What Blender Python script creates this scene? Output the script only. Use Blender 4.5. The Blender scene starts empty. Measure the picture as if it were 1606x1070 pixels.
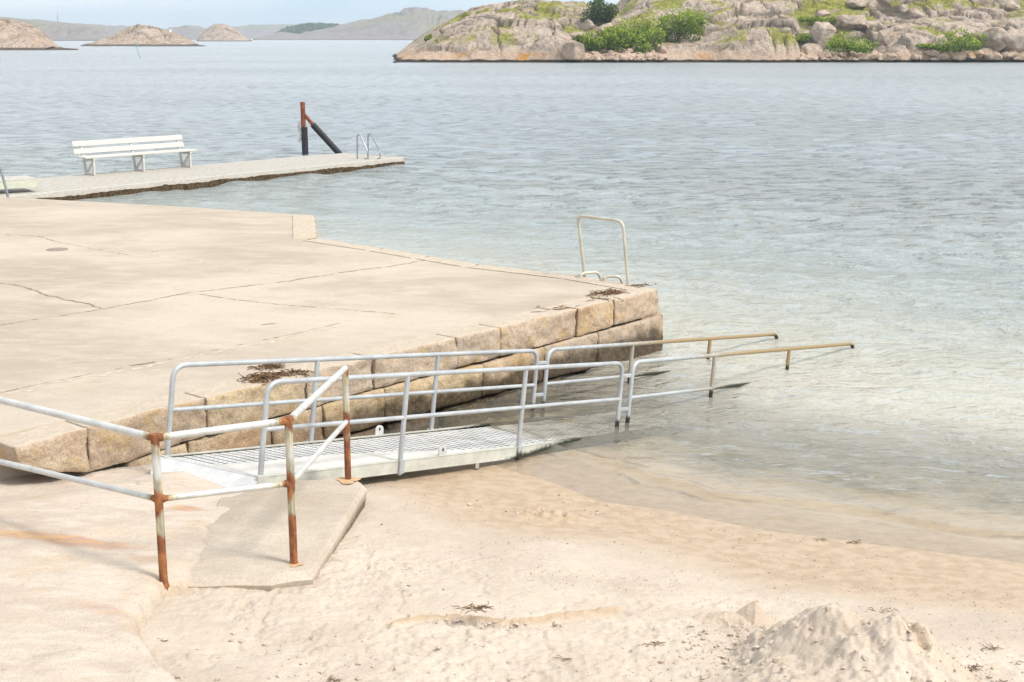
import bpy, bmesh, math, random
import numpy as np
from mathutils import Vector, Matrix
sc = bpy.context.scene
R = math.radians
random.seed(7); rng = np.random.default_rng(7)

# ------------------------------------------------------------------ camera, sky, sun, exposure
FPX = 2100.0; HZ = 58.0; CH = 3.7; PITCH = math.atan((535 - HZ) / FPX)
cam = bpy.data.cameras.new('camera'); cam_o = bpy.data.objects.new('camera', cam); sc.collection.objects.link(cam_o)
cam.sensor_width = 36; cam.lens = 36 * FPX / 1606; cam.clip_start = 0.1; cam.clip_end = 20000
cam_o.location = (0, 0, CH); cam_o.rotation_euler = (math.pi / 2 - PITCH, 0, 0); sc.camera = cam_o

SUN_EL, SUN_AZ = R(50), R(118)          # azimuth clockwise from +Y: right and slightly behind the camera
world = bpy.data.worlds.new('World'); sc.world = world; world.use_nodes = True
nt = world.node_tree; nt.nodes.clear()
def N(t, **k):
    n = nt.nodes.new(t)
    for a, b in k.items(): setattr(n, a, b)
    return n
sky = N('ShaderNodeTexSky', sky_type='NISHITA', sun_disc=False, sun_elevation=SUN_EL, sun_rotation=SUN_AZ, air_density=1.0, dust_density=1.4, ozone_density=1.0)
tc = N('ShaderNodeTexCoord'); mp = N('ShaderNodeMapping'); mp.inputs['Scale'].default_value = (1.6, 1.6, 5.0)
nz = N('ShaderNodeTexNoise'); nz.inputs['Scale'].default_value = 1.7; nz.inputs['Detail'].default_value = 7; nz.inputs['Roughness'].default_value = .55
cr = N('ShaderNodeValToRGB'); cr.color_ramp.elements[0].position = .30; cr.color_ramp.elements[0].color = (.62, .62, .62, 1)
cr.color_ramp.elements[1].position = .62; cr.color_ramp.elements[1].color = (.93, .93, .93, 1)
mx = N('ShaderNodeMixRGB'); sep = N('ShaderNodeSeparateXYZ'); el = N('ShaderNodeMapRange'); el.inputs[1].default_value = .0; el.inputs[2].default_value = .30
cc = N('ShaderNodeMixRGB'); lo = N('ShaderNodeMixRGB'); lo.inputs[1].default_value = (4.6, 6.6, 8.2, 1); lo.inputs[2].default_value = (7.6, 7.9, 8.1, 1); lr = N('ShaderNodeMapRange'); lr.inputs[1].default_value = .42; lr.inputs[2].default_value = .60; nt.links.new(nz.outputs[0], lr.inputs[0]); nt.links.new(lr.outputs[0], lo.inputs[0]); nt.links.new(lo.outputs[0], cc.inputs[1]); cc.inputs[2].default_value = (8.0, 8.3, 8.5, 1)
bg = N('ShaderNodeBackground'); bg.inputs['Strength'].default_value = .10; ow = N('ShaderNodeOutputWorld')
nt.links.new(tc.outputs['Generated'], mp.inputs[0]); nt.links.new(mp.outputs[0], nz.inputs['Vector']); nt.links.new(nz.outputs[0], cr.inputs[0])
nt.links.new(tc.outputs['Generated'], sep.inputs[0]); nt.links.new(sep.outputs[2], el.inputs[0]); nt.links.new(el.outputs[0], cc.inputs[0]); nt.links.new(cc.outputs[0], mx.inputs[2]); nt.links.new(cr.outputs[0], mx.inputs[0]); nt.links.new(sky.outputs[0], mx.inputs[1]); nt.links.new(mx.outputs[0], bg.inputs[0]); nt.links.new(bg.outputs[0], ow.inputs[0])
sun = bpy.data.lights.new('sun', 'SUN'); sun.energy = 2.4; sun.angle = R(14); sun.color = (1, .95, .87)
sun_o = bpy.data.objects.new('sun', sun); sc.collection.objects.link(sun_o)
sdir = Vector((math.sin(SUN_AZ) * math.cos(SUN_EL), math.cos(SUN_AZ) * math.cos(SUN_EL), math.sin(SUN_EL)))
sun_o.rotation_euler = sdir.to_track_quat('Z', 'Y').to_euler()
sc.view_settings.view_transform = 'Standard'; sc.view_settings.look = 'None'; sc.view_settings.gamma = 1
sc.view_settings.exposure = 0.70
sc.cycles.max_bounces = 8; sc.cycles.transparent_max_bounces = 12

# ------------------------------------------------------------------ helpers: survey of the photograph
def ray(px, py):
    x = (px - 803) / FPX; y = -(py - 535) / FPX
    return (x, math.cos(PITCH) + y * math.sin(PITCH), -math.sin(PITCH) + y * math.cos(PITCH))
def P(px, py, z):                       # ground point at height z
    r = ray(px, py); t = (z - CH) / r[2]; return Vector((r[0] * t, r[1] * t, z))
def YP(px, py, Y):                      # point at distance Y
    r = ray(px, py); t = Y / r[1]; return Vector((r[0] * t, Y, CH + r[2] * t))

# ------------------------------------------------------------------ helpers: noise
def _h(ix, iy, iz, s):
    n = (ix.astype(np.int64) * 374761393 + iy.astype(np.int64) * 668265263 + iz.astype(np.int64) * 2147483647 + s * 974634777) & 0xffffffff
    n = ((n ^ (n >> 13)) * 1274126177) & 0xffffffff
    n = ((n ^ (n >> 16)) * 2246822519) & 0xffffffff
    return ((n ^ (n >> 15)) & 0xffffff) / 0xffffff
def vn(x, y, z=None, s=0):
    x = np.asarray(x, float); y = np.asarray(y, float) + 0 * x
    if z is None:
        x = x + 0 * y; ix, iy = np.floor(x), np.floor(y); fx, fy = x - ix, y - iy; z0 = np.zeros_like(ix)
        fx = fx**3 * (fx * (fx * 6 - 15) + 10); fy = fy**3 * (fy * (fy * 6 - 15) + 10)
        a, b, c, d = _h(ix, iy, z0, s), _h(ix + 1, iy, z0, s), _h(ix, iy + 1, z0, s), _h(ix + 1, iy + 1, z0, s)
        a = a + (b - a) * fx; c = c + (d - c) * fx; return (a + (c - a) * fy) * 2 - 1
    z = np.zeros_like(x + y) if z is None else np.asarray(z, float) + 0 * (x + y)
    x = x + 0 * z; y = y + 0 * z
    ix, iy, iz = np.floor(x), np.floor(y), np.floor(z); fx, fy, fz = x - ix, y - iy, z - iz
    fx = fx**3 * (fx * (fx * 6 - 15) + 10); fy = fy**3 * (fy * (fy * 6 - 15) + 10); fz = fz**3 * (fz * (fz * 6 - 15) + 10)
    r = 0
    for dx in (0, 1):
        for dy in (0, 1):
            for dz in (0, 1):
                r = r + _h(ix + dx, iy + dy, iz + dz, s) * (fx if dx else 1 - fx) * (fy if dy else 1 - fy) * (fz if dz else 1 - fz)
    return r * 2 - 1
def fbm(x, y, z=None, o=5, s=0, g=.5, ridge=False):
    a, f, r, t = 1, 1, 0, 0
    for i in range(o):
        v = vn(x * f + i * 17.3, y * f - i * 9.1, None if z is None else z * f + i * 5.7, s + i)
        if ridge: v = 1 - 2 * np.abs(v)
        r = r + a * v; t += a; a *= g; f *= 2.03
    return r / t
def voro(x, y, s=0, jit=.9):
    ix, iy = np.floor(x), np.floor(y)
    f1 = np.full(np.shape(x), 9.); f2 = f1.copy(); idv = np.zeros(np.shape(x))
    for dx in (-1, 0, 1):
        for dy in (-1, 0, 1):
            cx, cy = ix + dx, iy + dy; zz = np.zeros_like(cx)
            px = cx + .5 + jit * (_h(cx, cy, zz, s) - .5); py = cy + .5 + jit * (_h(cx, cy, zz, s + 1) - .5)
            d = np.hypot(px - x, py - y); v = _h(cx, cy, zz, s + 2)
            f2 = np.where(d < f1, f1, np.minimum(f2, d)); idv = np.where(d < f1, v, idv); f1 = np.minimum(f1, d)
    return f1, f2, idv
def ss(a, b, x):
    t = np.clip((x - a) / (b - a), 0, 1); return t * t * (3 - 2 * t)

# ------------------------------------------------------------------ helpers: objects
def tag(o, label=None, cat=None, group=None, kind=None):
    if label: o['label'] = label
    if cat: o['category'] = cat
    if group: o['group'] = group
    if kind: o['kind'] = kind
    return o
def link(name, me, mat=None, parent=None):
    o = bpy.data.objects.new(name, me); sc.collection.objects.link(o)
    if mat:
        for m in (mat if isinstance(mat, (list, tuple)) else [mat]): me.materials.append(m)
    if parent: o.parent = parent
    return o
def empty(name, loc, label, cat, group=None, rz=0):
    o = bpy.data.objects.new(name, None); sc.collection.objects.link(o); o.location = loc; o.rotation_euler = (0, 0, rz)
    o.empty_display_size = .1
    bpy.context.view_layer.update()
    return tag(o, label, cat, group)
def grid_mesh(name, X, Y, Z, keep=None, smooth=True, attrs=None):
    ny, nx = X.shape; co = np.stack([X, Y, Z], -1).reshape(-1, 3)
    i = np.arange(ny * nx).reshape(ny, nx)
    q = np.stack([i[:-1, :-1], i[:-1, 1:], i[1:, 1:], i[1:, :-1]], -1).reshape(-1, 4)
    if keep is not None:
        k = keep.reshape(-1); q = q[k[q].all(1)]
        u = np.unique(q); mp_ = np.full(ny * nx, -1); mp_[u] = np.arange(len(u)); q = mp_[q]; co = co[u]
    me = bpy.data.meshes.new(name); me.vertices.add(len(co)); me.vertices.foreach_set('co', co.astype('f').ravel())
    me.loops.add(q.size); me.polygons.add(len(q)); me.loops.foreach_set('vertex_index', q.ravel().astype('i'))
    me.polygons.foreach_set('loop_start', (np.arange(len(q)) * 4).astype('i')); me.update(calc_edges=True)
    if smooth: me.polygons.foreach_set('use_smooth', np.ones(len(q), bool))
    for n, v in (attrs or {}).items():
        v = v.reshape(-1)
        if keep is not None: v = v[u]
        a = me.attributes.new(n, 'FLOAT', 'POINT'); a.data.foreach_set('value', v.astype('f'))
    me.validate(); return me
class MB:
    def __init__(s): s.v = []; s.f = []; s.a = []; s.sm = []; s.mi = []
    def add(s, v, f, a=None, smooth=False, mi=0):
        b = len(s.v); s.v += [tuple(p) for p in v]; s.f += [tuple(i + b for i in q) for q in f]
        s.a += list(a) if a is not None else [0] * len(v); s.sm += [smooth] * len(f); s.mi += [mi] * len(f)
    def box(s, c, d, M=None, bev=0, mi=0):
        hx, hy, hz = d[0] / 2, d[1] / 2, d[2] / 2; b = min(bev, hx * .9, hy * .9, hz * .9)
        vs = []
        if b <= 0:
            vs = [(x, y, z) for x in (-hx, hx) for y in (-hy, hy) for z in (-hz, hz)]
            fs = [(0, 1, 3, 2), (4, 6, 7, 5), (0, 4, 5, 1), (2, 3, 7, 6), (0, 2, 6, 4), (1, 5, 7, 3)]
        else:
            bm = bmesh.new(); bmesh.ops.create_cube(bm, size=1)
            for v in bm.verts: v.co = Vector((v.co.x * d[0], v.co.y * d[1], v.co.z * d[2]))
            bmesh.ops.bevel(bm, geom=bm.edges[:], offset=b, segments=1, affect='EDGES')
            vs = [v.co.copy() for v in bm.verts]; fs = [[v.index for v in f.verts] for f in bm.faces]; bm.free()
        M = M or Matrix(); c = Vector(c)
        s.add([M @ Vector(p) + c for p in vs], fs, mi=mi)
    def beam(s, a, b, w, h, up=(0, 0, 1), bev=.004, mi=0):
        a, b = Vector(a), Vector(b); d = b - a; L = d.length; x = d.normalized(); y = Vector(up).cross(x).normalized(); z = x.cross(y)
        M = Matrix((x, y, z)).transposed(); s.box((a + b) / 2, (L, w, h), M, bev, mi)
    def tube(s, pts, r, n=12, cap=True, fa=None, step=None, mi=0):
        pts = [Vector(p) for p in pts]
        if step:
            q = [pts[0]]
            for a, b in zip(pts, pts[1:]):
                k = max(1, int((b - a).length / step)); q += [a.lerp(b, j / k) for j in range(1, k + 1)]
            pts = q
        rr = r if callable(r) else (lambda t: r)
        L = [0]
        for a, b in zip(pts, pts[1:]): L.append(L[-1] + (b - a).length)
        t0 = (pts[1] - pts[0]).normalized(); up = Vector((0, 0, 1)) if abs(t0.z) < .9 else Vector((0, 1, 0))
        nrm = up.cross(t0).normalized(); vs, fs, at = [], [], []
        for i, p in enumerate(pts):
            t = ((pts[min(i + 1, len(pts) - 1)] - pts[max(i - 1, 0)])).normalized()
            nrm = (nrm - t * nrm.dot(t)).normalized(); bn = t.cross(nrm); ra = rr(L[i] / L[-1])
            for k in range(n):
                an = 2 * math.pi * k / n; v = p + (nrm * math.cos(an) + bn * math.sin(an)) * ra; vs.append(v)
                at.append(fa(L[i], an, v) if fa else 0)
        for i in range(len(pts) - 1):
            for k in range(n): fs.append((i * n + k, i * n + (k + 1) % n, (i + 1) * n + (k + 1) % n, (i + 1) * n + k))
        s.add(vs, fs, at, True, mi)
        if cap:
            m = len(pts) - 1; s.add([vs[k] for k in range(n)][::-1], [tuple(range(n))], at[:n], False, mi)
            s.add([vs[m * n + k] for k in range(n)], [tuple(range(n))], at[m * n:], False, mi)
    def build(s, name, mat, parent=None, attr=None):
        me = bpy.data.meshes.new(name)
        vs = s.v
        if parent is not None:
            Mi = parent.matrix_world.inverted() if parent.parent is None else (parent.parent.matrix_world.inverted())
            vs = [Mi @ Vector(p) for p in vs]
        me.from_pydata([tuple(v) for v in vs], [], s.f); me.polygons.foreach_set('use_smooth', s.sm); me.polygons.foreach_set('material_index', s.mi)
        if attr: a = me.attributes.new(attr, 'FLOAT', 'POINT'); a.data.foreach_set('value', np.array(s.a, 'f'))
        me.update(); return link(name, me, mat, parent)
def fillet(pts, rad, n=6):              # round the corners of a path
    pts = [Vector(p) for p in pts]; out = [pts[0]]
    for a, b, c in zip(pts, pts[1:], pts[2:]):
        d1, d2 = (a - b).normalized(), (c - b).normalized(); r = min(rad, (a - b).length * .49, (c - b).length * .49)
        p, q = b + d1 * r, b + d2 * r
        for i in range(n + 1):
            t = i / n; out.append(p * (1 - t)**2 + b * 2 * t * (1 - t) + q * t * t)
    out.append(pts[-1]); return out
def local(me, o):                       # mesh was made in world space, o is where its thing stands
    me.transform(o.matrix_world.inverted())

# ------------------------------------------------------------------ helpers: materials
class Mat:
    def __init__(s, name, rough=.8, spec=.3, metal=0):
        s.m = bpy.data.materials.new(name); s.m.use_nodes = True; s.t = s.m.node_tree; s.b = s.t.nodes['Principled BSDF']
        s.b.inputs['Roughness'].default_value = rough; s.b.inputs['Specular IOR Level'].default_value = spec; s.b.inputs['Metallic'].default_value = metal
        s.g = s.t.nodes.new('ShaderNodeNewGeometry'); s.pos = s.g.outputs['Position']
        s.oc = s.t.nodes.new('ShaderNodeTexCoord').outputs['Object']
    def n(s, t, **k):
        n = s.t.nodes.new(t)
        for a, b in k.items(): setattr(n, a, b)
        return n
    def set(s, sock, v):
        if hasattr(v, 'links'): s.t.links.new(v, sock)
        elif isinstance(v, (tuple, list)): sock.default_value = tuple(v) + ((1,) if len(v) == 3 and sock.type == 'RGBA' else ())
        else: sock.default_value = v
    def noise(s, scale, det=5, rough=.55, co=None, stretch=None, dist=0):
        n = s.n('ShaderNodeTexNoise'); n.inputs['Scale'].default_value = scale; n.inputs['Detail'].default_value = det; n.inputs['Roughness'].default_value = rough; n.inputs['Distortion'].default_value = dist
        c = co or s.pos
        if stretch:
            m = s.n('ShaderNodeMapping'); m.inputs['Scale'].default_value = stretch[:3]
            if len(stretch) > 3: m.inputs['Rotation'].default_value = stretch[3]
            s.t.links.new(c, m.inputs[0]); c = m.outputs[0]
        s.t.links.new(c, n.inputs['Vector']); return n.outputs[0]
    def ramp(s, v, a, b, lo=0., hi=1.):
        n = s.n('ShaderNodeMapRange', interpolation_type='SMOOTHSTEP'); s.set(n.inputs[0], v)
        for i, x in enumerate((a, b, lo, hi)): n.inputs[i + 1].default_value = x
        return n.outputs[0]
    def math(s, op, a, b=0.):
        n = s.n('ShaderNodeMath', operation=op); s.set(n.inputs[0], a); s.set(n.inputs[1], b); return n.outputs[0]
    def mix(s, f, a, b, mode='MIX'):
        n = s.n('ShaderNodeMixRGB', blend_type=mode); s.set(n.inputs[0], f); s.set(n.inputs[1], a); s.set(n.inputs[2], b); return n.outputs[0]
    def attr(s, name): return s.n('ShaderNodeAttribute', attribute_name=name).outputs['Fac']
    def z(s, co=None):
        n = s.n('ShaderNodeSeparateXYZ'); s.t.links.new(co or s.pos, n.inputs[0]); return n.outputs[2]
    def bump(s, h, strength=.5, dist=.01, prev=None):
        n = s.n('ShaderNodeBump'); s.set(n.inputs['Height'], h); n.inputs['Strength'].default_value = strength; n.inputs['Distance'].default_value = dist
        if prev: s.t.links.new(prev, n.inputs['Normal'])
        return n.outputs[0]
    def done(s, col, rough=None, nrm=None):
        s.set(s.b.inputs['Base Color'], col)
        if rough is not None: s.set(s.b.inputs['Roughness'], rough)
        if nrm is not None: s.t.links.new(nrm, s.b.inputs['Normal'])
        return s.m

def m_sand():
    s = Mat('sand', .95, .15)
    d = s.attr('wet'); a = s.noise(1.6, 6); b = s.noise(9, 5); c = s.noise(120, 3, .7); sp = s.noise(55, 3, .6)  # 'wet' holds wet sand and, on the beach, the painted ridge shade
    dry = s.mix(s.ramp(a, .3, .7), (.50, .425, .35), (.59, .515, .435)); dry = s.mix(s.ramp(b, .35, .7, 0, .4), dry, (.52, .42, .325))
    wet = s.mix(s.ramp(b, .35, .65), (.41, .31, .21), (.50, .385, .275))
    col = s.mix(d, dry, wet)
    col = s.mix(s.ramp(c, .35, .68), s.mix(.22, col, (.2, .14, .09)), col)
    col = s.mix(s.ramp(sp, .70, .76, 0, .55), col, (.16, .11, .07))
    z = s.z(); col = s.mix(s.ramp(z, .0, -.10, 0, .75), col, s.mix(s.ramp(a, .35, .65), (.56, .475, .365), (.62, .54, .43))); under = s.ramp(z, -.02, -.5); alg = s.ramp(s.noise(1.3, 6, .65), .48, .60)
    col = s.mix(s.math('MULTIPLY', under, .4), col, (.33, .34, .25)); col = s.mix(s.math('MULTIPLY', alg, s.ramp(z, -.08, -.3, 0, .7)), col, (.10, .12, .06))
    rg = s.math('MULTIPLY', s.noise(24, 8, .72), s.mix(d, (1,) * 3, (.12,) * 3)); pat = s.ramp(s.noise(1.3, 5, .6), .40, .58, .25, 1)
    col = s.mix(s.math('MULTIPLY', s.ramp(s.noise(26, 7, .72), .54, .68), s.math('MULTIPLY', pat, s.mix(d, (.22,) * 3, (.06,) * 3))), col, (.36, .28, .21))
    col = s.mix(s.math('MULTIPLY', s.math('MULTIPLY', s.attr('algae'), s.ramp(z, .03, -.06)), s.ramp(s.noise(4, 5, .7), .38, .56)), col, s.mix(s.ramp(b, .35, .65), (.10, .11, .03), (.24, .22, .08)))
    nr = s.bump(c, .5, .005); nr = s.bump(b, .5, .03, nr); nr = s.bump(s.math('MULTIPLY', rg, pat), .6, .02, nr)
    return s.done(col, s.mix(d, (.95,) * 3, (.42,) * 3), nr)
def m_rock():
    s = Mat('shore_rock', .85, .25)
    a = s.noise(1.1, 7, .6, stretch=(1, 1.8, 1)); b = s.noise(6, 6, .6, stretch=(.6, 1.5, 1, (0, 0, .5))); c = s.noise(95, 3, .75); st = s.attr('stain')
    col = s.mix(s.ramp(a, .32, .68), (.47, .39, .315), (.57, .49, .41)); col = s.mix(s.ramp(b, .42, .72, 0, .75), col, (.62, .55, .475))
    col = s.mix(s.ramp(s.noise(2.2, 6, .6), .52, .72, 0, .5), col, (.54, .41, .28))
    col = s.mix(s.ramp(c, .3, .6), s.mix(.3, col, (.22, .15, .10)), col)
    bs = s.noise(9, 5, .6, stretch=(.5, 2, 1)); stc = s.mix(s.ramp(bs, .4, .6), (.36, .19, .14), (.53, .32, .16))
    col = s.mix(s.math('MULTIPLY', st, s.ramp(bs, .2, .6, .45, .85)), col, stc)
    col = s.mix(s.ramp(s.noise(13, 7, .7), .56, .70, 0, .45), col, (.33, .26, .2)); nr = s.bump(c, .4, .005); nr = s.bump(b, .5, .03, nr); nr = s.bump(s.noise(22, 7, .7), .5, .03, nr)
    return s.done(col, .85, nr)
def m_concrete(name='concrete', k=1., dirt=False):
    s = Mat(name, .9, .2)
    a = s.noise(.35, 6, .6, stretch=(1, 1.7, 1, (0, 0, .6))); b = s.noise(2.3, 6, .6, stretch=(1, 2.2, 1, (0, 0, .5))); c = s.noise(52, 4, .8); e = s.noise(34, 4, .6)
    f = lambda *q: tuple(x * k for x in q)
    col = s.mix(s.ramp(a, .35, .65), f(.395, .335, .27), f(.52, .45, .37)); col = s.mix(s.ramp(b, .45, .75, 0, .55), col, f(.57, .485, .40))
    col = s.mix(s.ramp(s.noise(1.1, 7, .65), .55, .78, 0, .5), col, f(.42, .34, .24))
    col = s.mix(s.ramp(c, .32, .62), s.mix(.3, col, (.17, .125, .085)), col); col = s.mix(s.ramp(e, .66, .74, 0, .4), col, (.2, .15, .1))
    col = s.mix(s.ramp(s.noise(7, 8, .72, stretch=(1, 1.6, 1, (0, 0, .5))), .54, .68, 0, .4), col, f(.34, .27, .2)); col = s.mix(s.ramp(s.noise(.8, 7, .7), .54, .66, 0, .5), col, f(.36, .30, .24))
    if dirt: col = s.mix(s.ramp(s.math('ADD', s.attr('dirt'), s.math('MULTIPLY', s.math('SUBTRACT', s.noise(9, 5), .5), .5)), .2, .75), col, s.mix(s.ramp(e, .35, .65), (.10, .078, .05), (.22, .17, .11)))
    nr = s.bump(c, .35, .004); nr = s.bump(b, .3, .02, nr)
    return s.done(col, .9, nr)
def m_granite():
    s = Mat('granite', .85, .25)
    ob = s.n('ShaderNodeObjectInfo').outputs['Random']
    a = s.noise(2.2, 6, .6); b = s.noise(14, 6, .65); c = s.noise(60, 4, .8)
    col = s.mix(s.ramp(a, .3, .7), (.43, .29, .175), (.57, .45, .32)); col = s.mix(s.ramp(ob, .1, .9, 0, .75), col, (.50, .42, .345)); ob2 = s.math('FRACT', s.math('MULTIPLY', ob, 7.3)); col = s.mix(s.ramp(ob2, .6, .9, 0, .6), col, (.56, .44, .27))
    col = s.mix(s.ramp(b, .48, .70, 0, .5), col, (.27, .18, .11)); col = s.mix(s.ramp(s.noise(5, 5, .6), .5, .72, 0, .6), col, (.50, .33, .12))
    col = s.mix(s.ramp(c, .33, .6), s.mix(.5, col, (.11, .075, .05)), col)
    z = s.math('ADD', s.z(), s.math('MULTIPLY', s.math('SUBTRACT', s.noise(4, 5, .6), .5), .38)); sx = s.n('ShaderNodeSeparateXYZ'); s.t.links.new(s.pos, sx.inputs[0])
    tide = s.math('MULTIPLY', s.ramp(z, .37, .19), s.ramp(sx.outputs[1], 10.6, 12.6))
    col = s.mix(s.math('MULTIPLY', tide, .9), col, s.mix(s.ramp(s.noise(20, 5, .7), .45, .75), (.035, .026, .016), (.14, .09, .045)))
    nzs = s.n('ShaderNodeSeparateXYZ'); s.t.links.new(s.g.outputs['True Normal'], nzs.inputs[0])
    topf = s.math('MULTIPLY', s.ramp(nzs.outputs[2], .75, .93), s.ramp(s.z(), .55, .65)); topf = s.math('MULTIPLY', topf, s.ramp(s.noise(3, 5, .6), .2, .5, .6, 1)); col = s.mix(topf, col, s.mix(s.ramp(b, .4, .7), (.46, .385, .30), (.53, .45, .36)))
    nr = s.bump(c, .4, .005); nr = s.bump(b, .8, .03, nr)
    return s.done(col, .82, nr)
def m_metal(name, base=(.52, .55, .58), metal=.35, rough=.45, rust=False, wl=.05, weed=False):
    s = Mat(name, rough, .5, metal)
    a = s.noise(7, 5, .6); b = s.noise(60, 4, .7); col = s.mix(s.ramp(a, .3, .7), tuple(x * .86 for x in base), tuple(min(1, x * 1.1) for x in base))
    col = s.mix(s.ramp(b, .5, .75, 0, .35), col, tuple(x * .62 for x in base))
    ro = rough
    if rust:
        r = s.math('ADD', s.attr('rust'), s.math('MULTIPLY', s.math('SUBTRACT', s.noise(16, 4, .6, stretch=(1, 1, .3)), .5), .8))
        yel = s.ramp(r, .05, .35); ru = s.ramp(r, .45, .68)
        col = s.mix(s.math('MULTIPLY', yel, .85), col, s.mix(s.ramp(s.noise(70, 3, .6, stretch=(1, 1, .06)), .42, .58), (.46, .39, .21), (.22, .20, .13)))
        col = s.mix(ru, col, s.mix(s.ramp(s.noise(22, 5, .6, stretch=(1, 1, .4)), .35, .7), (.15, .05, .024), (.36, .145, .045)))
        ro = s.mix(ru, (rough,) * 3, (.9,) * 3); s.set(s.b.inputs['Metallic'], s.math('MULTIPLY', s.math('SUBTRACT', 1., yel), metal))
    if weed:                            # growth and rust film where the tubes dip into the sea
        u = s.math('ADD', s.attr('rust'), s.math('MULTIPLY', s.math('SUBTRACT', s.noise(18, 4), .5), .5))
        col = s.mix(s.ramp(u, .2, .7), col, (.33, .235, .12)); z = s.math('ADD', s.z(), s.math('MULTIPLY', s.math('SUBTRACT', s.noise(25, 3), .5), .06))
        col = s.mix(s.ramp(z, wl + .05, wl), col, (.028, .03, .016))
    nr = s.bump(b, .15, .003)
    return s.done(col, ro, nr)
def m_wood(name, base, dark, k=.5):
    s = Mat(name, .75, .25); a = s.noise(8, 6, .6, stretch=(1, 1, 4)); b = s.noise(60, 4, .6, stretch=(.5, .5, 2))
    col = s.mix(s.ramp(a, .35, .75, 0, k), base, dark); col = s.mix(s.ramp(b, .5, .8, 0, k), col, dark)
    return s.done(col, .75, s.bump(b, .25, .004))
def m_plain(name, col, rough=.8, var=.3, sc_=12., metal=0, bump=.3, bd=.01, spec=.25):
    s = Mat(name, rough, spec, metal); a = s.noise(sc_, 5, .6)
    c = s.mix(s.ramp(a, .3, .7), tuple(x * (1 - var) for x in col), tuple(min(1, x * (1 + var)) for x in col))
    return s.done(c, rough, s.bump(a, bump, bd))
def m_island(name, dk=1., scale=1., near=True, grey=False):
    s = Mat(name, .9, .15)
    a = s.noise(.09 * scale, 7, .62, stretch=(1, .6, 1.6)); b = s.noise(.6 * scale, 7, .68, stretch=(1, .6, 1.4)); c = s.noise(3.2 * scale, 5, .7)
    col = s.mix(s.ramp(a, .36, .64), (.26, .205, .165) if near else (.30, .215, .155), (.46, .375, .305) if near else (.44, .33, .24)); col = s.mix(s.ramp(b, .44, .60, 0, .85), col, (.54, .44, .355))
    col = s.mix(s.ramp(s.noise(.25 * scale, 6, .65, stretch=(1, .6, 1.5, (0, .5, 0))), .52, .72, 0, .7), col, (.44, .29, .20))
    col = s.mix(s.ramp(s.noise(1.1 * scale, 6, .72, stretch=(1.5, .4, .8, (0, .6, 0))), .52, .64, 0, .6 * dk), col, (.085, .07, .055))
    col = s.mix(s.ramp(c, .52, .62, 0, .6 * dk), col, (.12, .10, .085)); col = s.mix(s.attr('crack'), col, (.06, .05, .035))
    if grey: col = s.mix(.7, col, (.20, .185, .185))
    g = s.attr('grass'); g = s.math('MULTIPLY', g, .4) if grey else g; col = s.mix(g, col, s.mix(s.ramp(s.noise(1.3 * scale, 5, .7), .35, .65), (.13, .15, .03), (.32, .29, .07)))
    if near:
        z = s.math('ADD', s.z(), s.math('MULTIPLY', s.math('SUBTRACT', s.noise(.7, 4), .5), .5))
        lower = s.ramp(z, 2.3, 1.3); col = s.mix(s.math('MULTIPLY', lower, .55), col, (.50, .36, .26))
        o = s.math('MULTIPLY', s.ramp(s.noise(.12, 4, .6), .54, .64), s.math('MULTIPLY', s.ramp(z, 1.6, 1.2), s.ramp(s.noise(1.6, 4, .7), .42, .58))); col = s.mix(s.math('MULTIPLY', o, .9), col, (.46, .21, .03))
        col = s.mix(s.ramp(z, .50, .30), col, (.032, .026, .02))
    else:
        z = s.z(); col = s.mix(s.ramp(z, .9, .5), col, (.10, .075, .06))
    nr = s.bump(c, .8, .2 / scale); nr = s.bump(b, .9, .7 / scale, nr)
    return s.done(col, .9, nr)
def m_leaf(name, a, b):
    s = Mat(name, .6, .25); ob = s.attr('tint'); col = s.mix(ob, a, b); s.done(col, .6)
    s.b.inputs['Subsurface Weight'].default_value = 0
    tr = s.n('ShaderNodeBsdfTranslucent'); s.set(tr.inputs[0], col); ms = s.n('ShaderNodeMixShader'); ms.inputs[0].default_value = .25
    s.t.links.new(s.b.outputs[0], ms.inputs[1]); s.t.links.new(tr.outputs[0], ms.inputs[2]); s.t.links.new(ms.outputs[0], s.t.nodes['Material Output'].inputs[0])
    return s.m
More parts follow.
